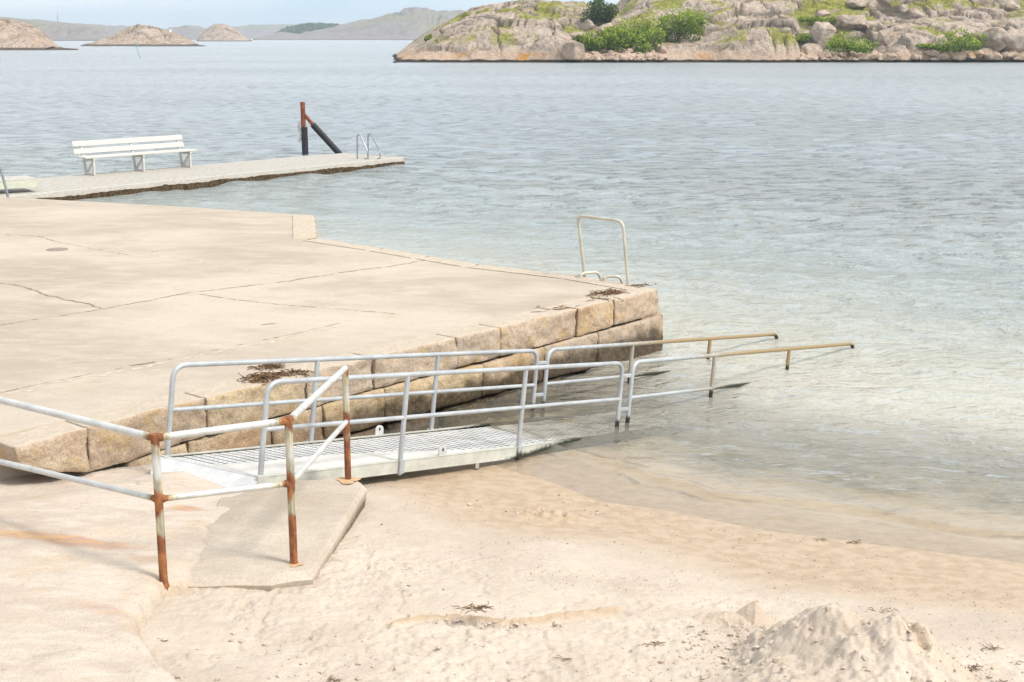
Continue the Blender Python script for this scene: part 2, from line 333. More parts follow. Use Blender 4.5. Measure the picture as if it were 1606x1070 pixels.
def m_water():
    s = Mat('sea_water', .1); t = s.t
    dep = s.attr('depth'); off = s.attr('offshore')
    tint = s.mix(s.ramp(dep, 0, 1.6), (1, .985, .95), (.55, .62, .52)); tr = s.n('ShaderNodeBsdfTransparent'); s.set(tr.inputs[0], tint)
    body = s.mix(s.ramp(dep, .1, 2.2), (.46, .435, .36), (.275, .30, .275)); body = s.mix(s.ramp(dep, .8, 5), body, (.27, .30, .315)); df = s.n('ShaderNodeBsdfDiffuse')
    m1 = s.n('ShaderNodeMixShader'); s.set(m1.inputs[0], s.ramp(dep, .0, .65, .18, 1)); t.links.new(tr.outputs[0], m1.inputs[1]); t.links.new(df.outputs[0], m1.inputs[2])
    calm = s.ramp(dep, .0, .22, .12, 1)
    n1 = s.noise(11, 4, .55, stretch=(.7, 1, 1, (0, 0, .35)), dist=.4); n2 = s.noise(4.2, 4, .58, stretch=(.5, 1, 1, (0, 0, .3)), dist=.5); n3 = s.noise(2.1, 5, .62, stretch=(.55, 1, 1)); n4 = s.noise(.22, 6, .65, stretch=(.4, 1, 1)); n5 = s.noise(.03, 6, .65, stretch=(.3, 1, 1))
    gust = s.ramp(s.noise(.045, 5, .6, stretch=(.35, 1, 1)), .35, .68, .7, 1.2)
    peak = s.ramp(n3, .50, .70)
    nr = s.bump(s.math('MULTIPLY', n1, calm), .8, .035); nr = s.bump(s.math('MULTIPLY', n2, s.math('MULTIPLY', gust, calm)), 1, .125, nr)
    nr = s.bump(s.math('MULTIPLY', peak, s.math('MULTIPLY', gust, s.ramp(off, 3, 22))), 1, .11, nr); nr = s.bump(s.math('MULTIPLY', n4, s.ramp(off, 20, 80)), .6, .5, nr)
    s.set(df.inputs[0], body)
    gl = s.n('ShaderNodeBsdfGlossy'); s.set(gl.inputs['Roughness'], s.ramp(off, 6, 90, .07, .24)); gl.inputs['Color'].default_value = (1, 1, 1, 1); t.links.new(nr, gl.inputs['Normal']); t.links.new(nr, df.inputs['Normal'])
    fr = s.n('ShaderNodeFresnel'); fr.inputs[0].default_value = 1.34; t.links.new(nr, fr.inputs['Normal'])
    m2 = s.n('ShaderNodeMixShader'); t.links.new(fr.outputs[0], m2.inputs[0]); t.links.new(m1.outputs[0], m2.inputs[1]); t.links.new(gl.outputs[0], m2.inputs[2])
    t.links.new(m2.outputs[0], t.nodes['Material Output'].inputs[0]); return s.m
M = dict(sand=m_sand(), rock=m_rock(), conc=m_concrete(), slab=m_concrete('slab_concrete', 1.03, True), gran=m_granite(), water=m_water(),
         galv=m_metal('galvanised_tube', (.44, .46, .475), weed=True), deckm=m_metal('ramp_metal', (.57, .57, .56), .15, .6), beam=m_metal('ramp_beam', (.53, .53, .47), .2, .6, weed=True, wl=.02), fence=m_metal('old_rail', (.58, .58, .56), .3, .5, rust=True), steel=m_metal('steel_tube', (.34, .36, .38), .7, .35),
         ladder=m_metal('weathered_tube', (.52, .48, .40), .3, .5), white=m_wood('white_paint', (.54, .52, .485), (.50, .46, .41)), dock=m_wood('dock_boards', (.50, .475, .43), (.34, .30, .25), .8),
         black=m_plain('black_sleeve', (.018, .018, .022), .35, .3, 9, 0, .1, spec=.5), rustst=m_plain('rusty_steel', (.20, .065, .035), .85, .4, 14), weed=m_plain('dry_seaweed', (.17, .105, .055), .9, .75, 25), weedg=m_plain('waterline_weed', (.075, .048, .024), .8, .7, 14, 0, 1, .05),
         isl=m_island('island_rock'), white2=m_plain('white_render', (.75, .74, .72), .8, .05), crack=m_plain('crack_dirt', (.25, .195, .14), .95, .4), joint=m_plain('pale_joint', (.50, .42, .32), .95, .2), dust=m_plain('pale_dust', (.56, .54, .50), .95, .1, 5, 0, .3),
         green=m_plain('sea_mark_green', (.08, .36, .25), .5, .1), iron=m_plain('iron_cover', (.26, .215, .175), .8, .3), bark=m_plain('bark', (.09, .07, .05), .9, .3))
M['stainm'] = m_plain('rust_stain', (.50, .33, .185), .9, .25, 40)
M['boulder'] = m_island('boulder_rock', .35, 1.6)
M['leaf'] = m_leaf('leaf_green', (.08, .145, .015), (.36, .44, .05)); M['leafd'] = m_leaf('leaf_dark', (.035, .07, .02), (.12, .17, .05)); M['leafp'] = m_leaf('leaf_pale', (.14, .19, .08), (.30, .34, .17))

# ------------------------------------------------------------------ ground: beach and sea bed, one sheet
SH = np.array([(-400, 60), (-30, 26), (-6, 17.5), (-2.2, 13.6), (-.63, 12.4), (-.3, 11.75), (-.1, 11.3), (.36, 10.88), (.72, 10.4), (1.26, 10.17), (1.95, 9.74), (2.84, 9.41), (3.7, 9.08), (6, 8.3), (12, 6.5), (25, 3), (60, -8), (400, -120)], float)
def shore_sd(x, y):                     # + on land, - at sea
    d = np.full(np.shape(x), 1e9)
    for (ax, ay), (bx, by) in zip(SH[:-1], SH[1:]):
        L2 = (bx - ax)**2 + (by - ay)**2; t = np.clip(((x - ax) * (bx - ax) + (y - ay) * (by - ay)) / L2, 0, 1)
        d = np.minimum(d, np.hypot(x - ax - t * (bx - ax), y - ay - t * (by - ay)))
    return np.where(y < np.interp(x, SH[:, 0], SH[:, 1]), d, -d)
def prof(sd):
    return np.interp(sd, [-4000, -400, -100, -30, -12, -6, -3, -1, 0, .5, 1, 2, 3, 5, 8, 20, 60], [-24, -16, -8, -4.6, -2.2, -.95, -.36, -.085, 0, .055, .12, .27, .40, .56, .68, .9, 1.6])
def ramp_axis(lo, hi, step, far):
    a = list(np.arange(lo, hi, step)); s_ = step; x = a[-1]; r = []
    while x < far[1]: s_ *= 1.14; x += s_; r.append(x)
    s_ = step; x = lo; l = []
    while x > far[0]: s_ *= 1.14; x -= s_; l.append(x)
    return np.array(l[::-1] + a + r)
def sand_extra(x, y, sd):
    dry = ss(1.6, 3.4, sd + .5 * fbm(x * .5, y * .5, o=3, s=3)); damp = ss(.1, 2.2, sd)
    h = .018 * fbm(x * .9, y * 1.2, o=3, s=5) * damp
    tr = ss(-.15, .35, fbm(x * .7, y * .8, o=3, s=21)); f1, f2, c = voro(x * 2.6 + .4 * vn(x * 3, y * 3, s=8), y * 2.9 + .4 * vn(x * 3, y * 3, s=9), s=12)
    h = h + dry * (.013 * fbm(x * 3.1, y * 3.7, o=5, s=31, g=.6) + .028 * (np.clip(f1, 0, .7) - .4) * (.25 + .75 * tr) + tr * .012 * fbm(x * 14, y * 16, o=4, s=41, ridge=True))
    sc2 = ss(.05, .5, fbm(x * .9 + 3, y * 1.0, o=4, s=45, g=.6)); rg = fbm(x * 7 + .5 * vn(x * 5, y * 5, s=46), y * 8, o=5, s=47, g=.62, ridge=True)
    h = h + dry * sc2 * .028 * np.clip(rg, -.5, .6) + ss(.5, 2, sd) * .003 * fbm(x * 22, y * 25, o=3, s=48)
    cr_ = np.clip(fbm(x * 21, y * 24, o=2, s=49) - .18, 0, .35) * ss(-.1, .3, fbm(x * 1.4, y * 1.6, o=3, s=50)) * dry; h = h + .03 * cr_
    h = h + dry * .012 * (ss(.02, .06, np.abs(fbm(x * 2.3 + 9, y * 3.4, o=4, s=52))) - 1) * ss(-.1, .25, fbm(x * .8, y * .9, o=2, s=53))
    return h
xs = ramp_axis(-3.3, 4.2, .011, (-5000, 5000)); ys = np.array(sorted(set(np.round(np.concatenate([ramp_axis(5.4, 8.6, .011, (-60, 8.6)), ramp_axis(8.62, 11.6, .016, (8.6, 9000))]), 5)))); ys = ys[np.concatenate([[True], np.diff(ys) > .006])]
GX, GY = np.meshgrid(xs, ys); GSD = shore_sd(GX, GY); GZ = prof(GSD) + np.where(GSD > -.2, sand_extra(GX, GY, GSD), 0) + np.where(GSD < -.3, .03 * fbm(GX * 1.3, GY * 1.3, o=4, s=61), 0)
def polyline_d(x, y, pts):
    d = np.full(np.shape(x), 1e9); tt = np.zeros(np.shape(x)); n = len(pts) - 1
    for i in range(n):
        (ax, ay), (bx, by) = pts[i][:2], pts[i + 1][:2]; L2 = (bx - ax)**2 + (by - ay)**2 + 1e-9; t = np.clip(((x - ax) * (bx - ax) + (y - ay) * (by - ay)) / L2, 0, 1)
        e = np.hypot(x - ax - t * (bx - ax), y - ay - t * (by - ay)); tt = np.where(e < d, (i + t) / n, tt); d = np.minimum(d, e)
    return d, tt
# the little ridge drawn across the sand and the ripple lumps near the ramp
WD = (GX - 1.75) * .7527 - (GY - 15.74) * .6584; ALG = ss(2.6, .3, WD) * ss(11.6, 12.8, GY) * ss(-.5, 0, WD); GZ -= .09 * ss(.8, .15, WD) * ss(10.9, 11.5, GY) * ss(16.5, 15, GY)
GZ -= .17 * ss(1.3, .3, (GX - 1.75) * .7527 - (GY - 15.74) * .6584) * ss(-1.9, -2.5, GX)
rid = [P(*q, .5) for q in [(615, 966), (660, 955), (720, 952), (790, 957), (850, 953), (880, 942), (920, 937), (968, 929)]]
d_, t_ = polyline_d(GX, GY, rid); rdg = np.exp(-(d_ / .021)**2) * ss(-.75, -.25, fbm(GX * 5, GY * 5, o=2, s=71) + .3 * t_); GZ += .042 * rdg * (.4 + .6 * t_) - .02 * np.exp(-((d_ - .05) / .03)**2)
lump = P(862, 797, .16); q_ = np.exp(-(((GX - lump.x) / .26)**2 + ((GY - lump.y) / .15)**2)**2); GZ += q_ * (.018 + .05 * np.clip(fbm(GX * 16, GY * 16, o=3, s=77), -.3, 1))
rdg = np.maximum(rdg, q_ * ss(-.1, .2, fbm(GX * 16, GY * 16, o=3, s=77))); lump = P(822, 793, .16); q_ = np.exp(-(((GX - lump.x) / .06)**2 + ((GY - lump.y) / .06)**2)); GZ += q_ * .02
WET_SHADE = ss(1.8, .9, GSD + .6 * fbm(GX * .45, GY * .6, o=4, s=91))
WET_SHADE = np.maximum(WET_SHADE, 1.5 * rdg)  # ridge shade painted in with the wet tone; lumps darkened the same way
me = grid_mesh('beach', GX, GY, GZ, attrs={'wet': WET_SHADE, 'algae': ALG}); beach = tag(link('beach', me, M['sand']), kind='structure')  # 'wet' carries the painted ridge shade as well as the wet sand
def sandz(x, y):
    a = np.array([x], float); b = np.array([y], float); s_ = shore_sd(a, b); return float((prof(s_) + np.where(s_ > -.2, sand_extra(a, b, s_), 0))[0])

# ------------------------------------------------------------------ smooth shore rock at the left
RP = [P(*q, .56) for q in [(300, 1110), (262, 1075), (228, 1030), (205, 992), (213, 955), (250, 914), (290, 908), (322, 840), (345, 790)]] + [Vector((-1.72, 9.3, 0)), Vector((-1.7, 9.75, 0)), Vector((-2.5, 10.3, 0)), Vector((-3.2, 10.6, 0)), Vector((-12, 12, 0)), Vector((-12, -4, 0)), Vector((-1.6, -4, 0)), Vector((-1.55, 4.6, 0))]
def poly_sd(x, y, pts):
    ins = np.zeros(np.shape(x), bool); n = len(pts)
    for i in range(n):
        ax, ay = pts[i].x, pts[i].y; bx, by = pts[(i + 1) % n].x, pts[(i + 1) % n].y
        c = ((ay > y) != (by > y)) & (x < (bx - ax) * (y - ay) / (by - ay + 1e-12) + ax); ins ^= c
    d, _ = polyline_d(x, y, list(pts) + [pts[0]]); return np.where(ins, d, -d)
rx, ry = np.meshgrid(np.concatenate([np.arange(-12, -4.4, .08), np.arange(-4.4, -1.0, .016)]), np.concatenate([np.arange(2, 5.5, .08), np.arange(5.5, 11.2, .016)]))
rsd = poly_sd(rx + .09 * fbm(rx * 2.5, ry * 2.5, o=6, s=101, g=.62), ry + .09 * fbm(rx * 2.5, ry * 2.5, o=6, s=103, g=.62), RP)
def wall_d(x, y): return (x - 1.75) * .7527 - (y - 15.74) * .6584   # metres in front of the quay wall
def rock_base(x, y):
    z = prof(shore_sd(x, y)); return z + .09 - .17 * ss(.9, .1, wall_d(x, y)) + .03 * fbm(x * .8, y * 1.1, o=4, s=111)
rz = rock_base(rx, ry) + .010 * fbm(rx * 4, ry * 6, o=4, s=121); rz = rz - .35 * ss(.0, -.055, rsd) - .02 * ss(.09, 0, rsd) - .010 * (1 - ss(.0, .035, np.abs(fbm(rx * .9 + 4, ry * 2.1, o=5, s=141)))) * ss(-.1, .3, fbm(rx * .6, ry * .7, o=2, s=142)) + .006 * fbm(rx * 13, ry * 16, o=4, s=143, ridge=True) * ss(0, .4, fbm(rx * 1.3, ry * 1.3, o=2, s=144))
ck, _ = polyline_d(rx + .03 * fbm(rx * 7, ry * 7, o=3, s=131), ry, [P(*q, .5) for q in [(195, 742), (212, 752), (216, 763), (232, 762), (244, 760)]]); rz -= .02 * np.exp(-(ck / .012)**2)
ck2, _ = polyline_d(rx + .03 * fbm(rx * 7, ry * 7, o=3, s=133), ry, [P(*q, .58) for q in [(60, 990), (110, 1000), (160, 1010), (200, 1025), (238, 1062)]]); rz -= .02 * np.exp(-(ck2 / .02)**2)
def blob(px, py, z, rx_, ry_, rot, s):
    c = P(px, py, z); ca, sa = math.cos(rot), math.sin(rot); u = (rx - c.x) * ca + (ry - c.y) * sa; v = -(rx - c.x) * sa + (ry - c.y) * ca
    q = np.hypot(u / rx_, v / ry_) + .45 * fbm(rx * 5, ry * 7, o=4, s=s); return ss(1.1, .35, q)
stain = np.clip(blob(50, 852, .56, .55, .10, -.12, 1) + .8 * blob(150, 862, .56, .5, .09, -.1, 2) + blob(292, 800, .5, .13, .09, -.1, 3) + .55 * blob(235, 882, .56, .22, .09, -.25, 4) + .35 * blob(150, 965, .58, .35, .08, -.5, 5) + .3 * blob(60, 940, .58, .1, .05, 0, 6), 0, 1)
me = grid_mesh('shore_rock', rx, ry, rz, keep=rsd > -.25, attrs={'stain': stain}); tag(link('shore_rock', me, M['rock']), kind='structure')

# ------------------------------------------------------------------ sea
rr = [6.6]
while rr[-1] < 9500: rr.append(rr[-1] + .0028 * rr[-1] * (1 + rr[-1] / 55) + 0.002)
rr = np.array(rr); th = np.radians(np.concatenate([np.arange(-75, -26, .8), np.arange(-26, 26, .115), np.arange(26, 75, .8)]))
TH, RR = np.meshgrid(th, rr); WX, WY = RR * np.sin(TH), RR * np.cos(TH); wsd = shore_sd(WX, WY); dep = np.maximum(0, -prof(wsd))
fade = ss(130, 25, RR); off = -wsd; amp = ss(.3, 2.4, off)
wx, wy = WX + .5 * fbm(WX * .4, WY * .4, o=2, s=201), WY + .5 * fbm(WX * .4, WY * .4, o=2, s=202)
WZ = np.zeros_like(WX)
for i in range(26):
    lam = .20 * 1.15**i; a = R(250 + rng.normal(0, 26)); k = 2 * math.pi / lam; ph = rng.uniform(0, 6.3)
    c = np.sin(k * (wx * math.cos(a) + wy * math.sin(a)) + ph + 1.6 * vn(WX / lam / 3, WY / lam / 3, s=300 + i)); res = ss(2.6, 5.5, lam / (.0028 * RR * (1 + RR / 55) + .002))
    WZ += (.0088 * lam if lam < 1.0 else .0088 * lam**.3) * c * res
WZ *= amp * (.35 + .65 * ss(-.4, .5, fbm(WX * .12, WY * .2, o=3, s=210)) + .0)
WZ -= WZ.mean() * amp
wob = .30 * fbm(WX * .8, WY * .8, o=3, s=221)
for o0, h0, w0 in ((.62, .034, .07), (1.2, .016, .11), (1.8, .016, .16)):
    q = off + wob * (.4 + .5 * o0) - o0; WZ += h0 * np.exp(-(q / w0)**2) * ss(-.6, .2, fbm(WX * .6, WY * .5, o=2, s=231 + int(o0 * 10)) + .25)
WZ += .006 * fbm(WX * 5, WY * 6, o=3, s=240) * ss(.05, .5, off) * ss(60, 20, RR)
me = grid_mesh('sea', WX, WY, WZ + .004, keep=wsd < .6, attrs={'depth': dep, 'offshore': np.maximum(off, 0)}); tag(link('sea', me, M['water']), kind='structure')

# ------------------------------------------------------------------ stone quay
QZ = .75
A0 = Vector((1.75, 15.74)); DR = Vector((-5.52, -6.31)).normalized(); NN = Vector((-DR.y, DR.x))   # DR runs back along the wall to the left
if NN.x < 0: NN = -NN
def wall(s_, z, off=0): p = A0 + DR * s_ + NN * off; return Vector((p.x, p.y, z))
quay = empty('stone_quay', (-2, 14, 0), 'broad pale concrete quay faced with big granite blocks beside the beach', 'quay')
far_edge = [P(*q, QZ) + Vector((-.12, -.12, 0)) for q in [(905, 433), (750, 415), (600, 390), (530, 379.5), (496, 374)]]
out = [wall(.25, QZ, -.30)] + far_edge + [P(491, 338, QZ), P(250, 322, QZ), P(0, 309, QZ), Vector((-19, 29.5, QZ)), Vector((-19, 3, QZ)), wall(12.5, QZ, -.30), wall(8.27, QZ, -.30)]
bm = bmesh.new(); top = [bm.verts.new(p) for p in out]; bot = [bm.verts.new((p.x, p.y, -3)) for p in out]; n = len(out)
ft = bm.faces.new(top)
for i in range(n): bm.faces.new((top[i], bot[i], bot[(i + 1) % n], top[(i + 1) % n]))
bmesh.ops.recalc_face_normals(bm, faces=bm.faces[:]); bmesh.ops.triangulate(bm, faces=[ft])
me = bpy.data.meshes.new('deck'); bm.to_mesh(me); bm.free(); local(me, quay); link('deck', me, M['conc'], quay)
def ribbon(mb, pts, w, z, seed=0, gap=.0, step=.04, rough=.6, mi=0):
    random.seed(seed); q = [pts[0]]
    for a, b in zip(pts, pts[1:]):
        k = max(1, int((b - a).length / step)); q += [a.lerp(b, j / k) for j in range(1, k + 1)]
    L = []; x = 0
    for i, p in enumerate(q):
        d = (q[min(i + 1, len(q) - 1)] - q[max(i - 1, 0)]); nrm = Vector((-d.y, d.x, 0)).normalized(); x = .8 * x + random.uniform(-1, 1) * w * .8
        ww = w * max(.08, (1 + rough * random.uniform(-1, 1))); c = p + nrm * x; L.append((c + nrm * ww / 2, c - nrm * ww / 2))
    for i in range(len(L) - 1):
        if gap and random.random() < gap: c_ = [(v[0] + v[1]) / 2 for v in (L[i], L[i + 1])]; L[i + 1] = (c_[1] + (L[i + 1][0] - c_[1]) * .12, c_[1] + (L[i + 1][1] - c_[1]) * .12)
        a, b = L[i], L[i + 1]; mb.add([(v.x, v.y, z) for v in (a[0], a[1], b[1], b[0])], [(0, 1, 2, 3)], mi=mi)
ck = MB()
for k, (l, w, g) in enumerate([([(0, 445), (20, 447), (55, 457), (105, 472), (162, 485)], .035, .1), ([(162, 485), (240, 470), (300, 459), (380, 450)], .02, .1), ([(380, 450), (460, 440), (560, 425), (672, 408)], .028, .2), ([(0, 510), (60, 501), (110, 494), (162, 485)], .018, .45), ([(305, 460), (370, 471), (440, 478), (560, 487), (620, 492)], .016, .4),
                       ([(0, 617), (67, 602), (150, 585), (230, 570)], .012, .35), ([(205, 574), (240, 568)], .03, 0), ([(230, 570), (317, 553), (433, 530), (533, 507)], .012, .5), ([(10, 368), (60, 370), (85, 378)], .03, .4), ([(85, 378), (140, 389), (200, 400)], .018, .6), ([(200, 400), (270, 392)], .016, .6), ([(410, 510), (432, 508)], .03, 0), ([(120, 436), (60, 441)], .012, .6)]):
    ck = MB(); ribbon(ck, [P(*q, QZ) for q in l], w * .8, QZ + .003, k, g); ck.build('crack', M['crack'], quay)
for k, l in enumerate([[(0, 621), (67, 606), (150, 589), (230, 574), (317, 557), (433, 534), (533, 511)], [(120, 380), (300, 408), (480, 440)]]): ck = MB(); ribbon(ck, [P(*q, QZ) for q in l], .04, QZ + .0015, 40 + k, .25); ck.build('joint_filler', M['joint'], quay)
c = P(90, 391.5, QZ); cv = MB(); ng = 20; cv.tube([c - Vector((0, 0, .02)), c + Vector((0, 0, .006))], .15, 24); cv.build('drain_cover', M['iron'], quay)
# pale worn strip where the coping stones meet the slab
def block(name, s0, s1, zt0, zt1, zb0, zb1, parent, depth=.5, off=0., seed=0, rough=.02, rd=.03, pos=None, frame=None, mat=None):
    """one rough ashlar: s0<s1 along the wall; zt/zb are top and bottom heights at each end"""
    A = pos or A0; D, NQ = frame or (DR, NN); L = abs(s1 - s0); nu = max(6, int(L / .022)); nh = max(6, int(abs(zt0 - zb0) / .022)); nd = max(4, int(depth / .06))
    mb = []; faces = []
    def pt(u, h, d):                    # u,h in 0..1, d 0 front .. 1 back
        s_ = s0 + (s1 - s0) * u; zt = zt0 + (zt1 - zt0) * u; zb = zb0 + (zb1 - zb0) * u; z = zb + (zt - zb) * h
        return s_, z, d * depth
    # closed loop section (front bottom -> front top -> back top): swept over u
    prof_ = [(0, j / nh) for j in range(nh + 1)] + [(i / nd, 1) for i in range(1, nd + 1)]
    U = np.linspace(0, 1, nu + 1); Sg = np.zeros((nu + 1, len(prof_))); Zg = Sg.copy(); Dg = Sg.copy()
    for j, (d, h) in enumerate(prof_):
        Sg[:, j] = s0 + (s1 - s0) * U; zt = zt0 + (zt1 - zt0) * U; zb = zb0 + (zb1 - zb0) * U; Zg[:, j] = zb + (zt - zb) * h; Dg[:, j] = d * depth
    H = zt0 - zb0
    eu = np.minimum(U, 1 - U)[:, None] * L + 0 * Sg; eb = (Zg - (zb0 + (zb1 - zb0) * U[:, None])); et = ((zt0 + (zt1 - zt0) * U[:, None]) - Zg)
    fr = Dg < 1e-6
    rnd = rd * (np.exp(-eu / rd * 1.4) + np.exp(-eb / rd * 1.4) * fr + np.exp(-et / rd * 1.4) * fr * .6)
    n1 = fbm(Sg * 3 + seed * 7.7, Zg * 3.4, o=3, s=400 + seed); n2 = fbm(Sg * 9 + seed, Zg * 10, Dg * 11, o=5, s=420 + seed, g=.68)
    push = rough * (1.1 * n1 + .75 * n2)
    off_ = off - Dg + (push - rnd) * fr + 0.0
    Zg = Zg - (rnd * .5 * (~fr)) + .004 * n2 * (~fr) - .6 * rd * np.exp(-(Dg) / rd) * (~fr) * .5
    # pinch the ends of the front inward so joints read as shadow lines
    X = A.x + D.x * Sg + NQ.x * off_; Y = A.y + D.y * Sg + NQ.y * off_
    ends = []
    me_ = grid_mesh(name, X, Y, Zg)
    bm = bmesh.new(); bm.from_mesh(me_); bpy.data.meshes.remove(me_); bm.verts.ensure_lookup_table(); W_ = len(prof_)
    rows = {row: [bm.verts[row * W_ + j] for j in range(W_)] for row in (0, nu)}
    for row, sgn in ((0, -1), (nu, 1)):
        vs = rows[row]; zb = zb0 if row == 0 else zb1; s_ = s0 if row == 0 else s1
        c = A + D * s_ - NQ * depth; vb = bm.verts.new((c.x, c.y, zb)); bm.faces.new(vs + [vb] if row else (vs + [vb])[::-1])
    me_ = bpy.data.meshes.new(name); bmesh.ops.recalc_face_normals(bm, faces=bm.faces[:]); bm.to_mesh(me_); bm.free(); local(me_, parent)
    for p_ in me_.polygons: p_.use_smooth = len(p_.vertices) == 4
    return link(name, me_, mat or M['gran'], parent)
j1 = lambda s_: .010 * math.sin(s_ * 3.1) + .007 * math.sin(s_ * 7.3 + 1) + float(np.interp(s_, [0, .9, 2.2, 5.4, 6.5, 7.3, 8.3], [.44, .445, .435, .43, .42, .405, .56]))
g = .016; tj = [-.02, .88, 1.54, 2.85, 3.49, 4.62, 5.46, 6.55]
for i, (a, b) in enumerate(zip(tj, tj[1:])):
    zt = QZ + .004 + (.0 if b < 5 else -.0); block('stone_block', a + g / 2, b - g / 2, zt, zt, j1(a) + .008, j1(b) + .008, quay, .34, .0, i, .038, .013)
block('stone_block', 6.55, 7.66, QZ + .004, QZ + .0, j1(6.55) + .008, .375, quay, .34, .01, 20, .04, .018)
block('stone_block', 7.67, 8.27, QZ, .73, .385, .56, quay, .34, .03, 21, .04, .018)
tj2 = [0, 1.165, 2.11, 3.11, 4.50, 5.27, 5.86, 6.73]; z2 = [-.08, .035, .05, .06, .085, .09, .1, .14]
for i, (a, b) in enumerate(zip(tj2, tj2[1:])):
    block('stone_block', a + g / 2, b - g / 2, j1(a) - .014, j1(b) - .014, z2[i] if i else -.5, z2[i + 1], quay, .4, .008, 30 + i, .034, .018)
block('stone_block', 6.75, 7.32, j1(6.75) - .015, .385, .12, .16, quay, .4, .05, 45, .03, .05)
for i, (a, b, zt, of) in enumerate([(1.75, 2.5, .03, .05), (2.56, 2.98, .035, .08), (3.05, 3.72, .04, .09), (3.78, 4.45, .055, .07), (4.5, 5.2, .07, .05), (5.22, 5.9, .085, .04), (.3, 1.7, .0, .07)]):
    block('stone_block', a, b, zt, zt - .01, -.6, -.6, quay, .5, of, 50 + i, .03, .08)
# corner stone that sticks out seaward under the coping, and coping of the step
SD = Vector((-.93, .96)).normalized(); SN = Vector((SD.y, -SD.x)); SN = SN if SN.x > 0 else -SN
p0 = Vector((wall(0, 0).x, wall(0, 0).y))
block('stone_block', -.0, 1.3, .435, .435, -.6, -.6, quay, .4, .16, 70, .03, .05, pos=p0, frame=(SD, SN))
e1, e2 = P(491, 338, QZ), P(496, 374, QZ); v_ = Vector((e2.x - e1.x, e2.y - e1.y)); Lr = v_.length; v_.normalize(); vn_ = Vector((-v_.y, v_.x)); vn_ = vn_ if vn_.x > 0 else -vn_
for i in range(3): block('stone_block', i * Lr / 3 + .005, (i + 1) * Lr / 3 - .005, QZ + .012, QZ + .012, .3, .3, quay, .36, .02, 80 + i, .02, .03, pos=Vector((e1.x, e1.y)), frame=(v_, vn_))
fe = [P(*q, QZ) for q in [(905, 433), (750, 415), (600, 390), (496, 374)]]; fe = [wall(0, QZ)] + fe; sd_ = 90
for a, b in zip(fe, fe[1:]):
    v_ = Vector((b.x - a.x, b.y - a.y)); Lr = v_.length; v_.normalize(); vn_ = Vector((v_.y, -v_.x)); vn_ = vn_ if vn_.x > 0 else -vn_; k = max(1, round(Lr / 1.15)); 
    for i in range(k): block('stone_block', i * Lr / k + .006, (i + 1) * Lr / k - .006, QZ + .006, QZ + .006, .3, .3, quay, .30, .015, sd_, .015, .03, pos=Vector((a.x, a.y)), frame=(v_, vn_)); sd_ += 1

# ------------------------------------------------------------------ access ramp into the water
RO = Vector((-1.864, 9.441, .506)); RAZ = .816; SL1, SL2, KU = .143, .123, 4.1; RV = Vector((-.861, .518, 0)); RH, RM = .729, .375
def rp(u, v, h):
    def fr(s_): return Vector((math.cos(RAZ) * math.cos(s_), math.sin(RAZ) * math.cos(s_), -math.sin(s_))), Vector((math.cos(RAZ) * math.sin(s_), math.sin(RAZ) * math.sin(s_), math.cos(s_)))
    U1, N1 = fr(SL1)
    if u <= KU: return RO + U1 * u + RV * v + N1 * h
    U2, N2 = fr(SL2); return RO + U1 * KU + U2 * (u - KU) + RV * v + N2 * h
ramp = empty('access_ramp', RO, 'white metal ramp with galvanised tube rails running off the beach into the sea', 'ramp')
UE = 5.6
for v in (0, 1):
    m = MB(); pts = [rp(u, v, 0) for u in (-.02, KU)] 
    for (a, b) in ((-.02, 2.83), (2.83, UE)):
        da = .105; db = .105 if b < 3 else .06
        for (o1, o2, th_) in ((0, .012, 0),):
            vs = []
            for u, dd in ((a, da), (b, db)):
                for w in (-.006, .006):
                    for h in (.018, .018 - dd): vs.append(rp(u, v + w, h))
            m.add(vs, [(0, 1, 3, 2), (4, 6, 7, 5), (0, 2, 6, 4), (1, 5, 7, 3), (0, 4, 5, 1), (2, 3, 7, 6)])
        sg = 1 if v == 0 else -1
        for h, dd in ((.014, 0), (-.083, .0)):
            if b > 3 and h < 0: continue
            vs = [rp(u, v + w, hh) for u in (a, b) for w in (-.010, .045 * sg if sg > 0 else -.045) for hh in (h + .0065, h)]
            m.add(vs, [(0, 1, 3, 2), (4, 6, 7, 5), (0, 2, 6, 4), (1, 5, 7, 3), (0, 4, 5, 1), (2, 3, 7, 6)])
    if v == 0: m.box(rp(2.32, .0, -.11), (.03, .03, .06))
    m.build('side_beam', M['beam'], ramp)
m = MB()
for i in range(9):
    u = .05 + i * .62; m.beam(rp(u, .03, -.035), rp(u, .97, -.035), .03, .04)
m.build('cross_member', M['beam'], ramp)
# expanded metal walkway: diamonds as thin raised strands
m = MB(); du, dv = .085, .045; nu = int((UE - .02) / du); nv = int(.94 / dv)
def strand(a, b):
    (u1, v1), (u2, v2) = a, b; d = Vector((u2 - u1, v2 - v1)); q = Vector((-d.y, d.x)).normalized() * .0048
    vs = [rp(u1 + q.x, v1 + q.y, .004), rp(u1 - q.x, v1 - q.y, .009), rp(u2 - q.x, v2 - q.y, .009), rp(u2 + q.x, v2 + q.y, .004), rp(u1 + q.x, v1 + q.y, -.001), rp(u2 + q.x, v2 + q.y, -.001)]
    m.add(vs, [(0, 1, 2, 3), (0, 3, 5, 4)])
for i in range(nu):
    for j in range(nv):
        u, v = .03 + i * du, .03 + j * dv; c = (u, v + dv / 2); a1 = (u + du / 2, v); b1 = (u + du, v + dv / 2); c1 = (u + du / 2, v + dv)
        strand(c, a1); strand(a1, b1); strand(b1, c1); strand(c1, c)
m.build('walkway_mesh', M['deckm'], ramp)
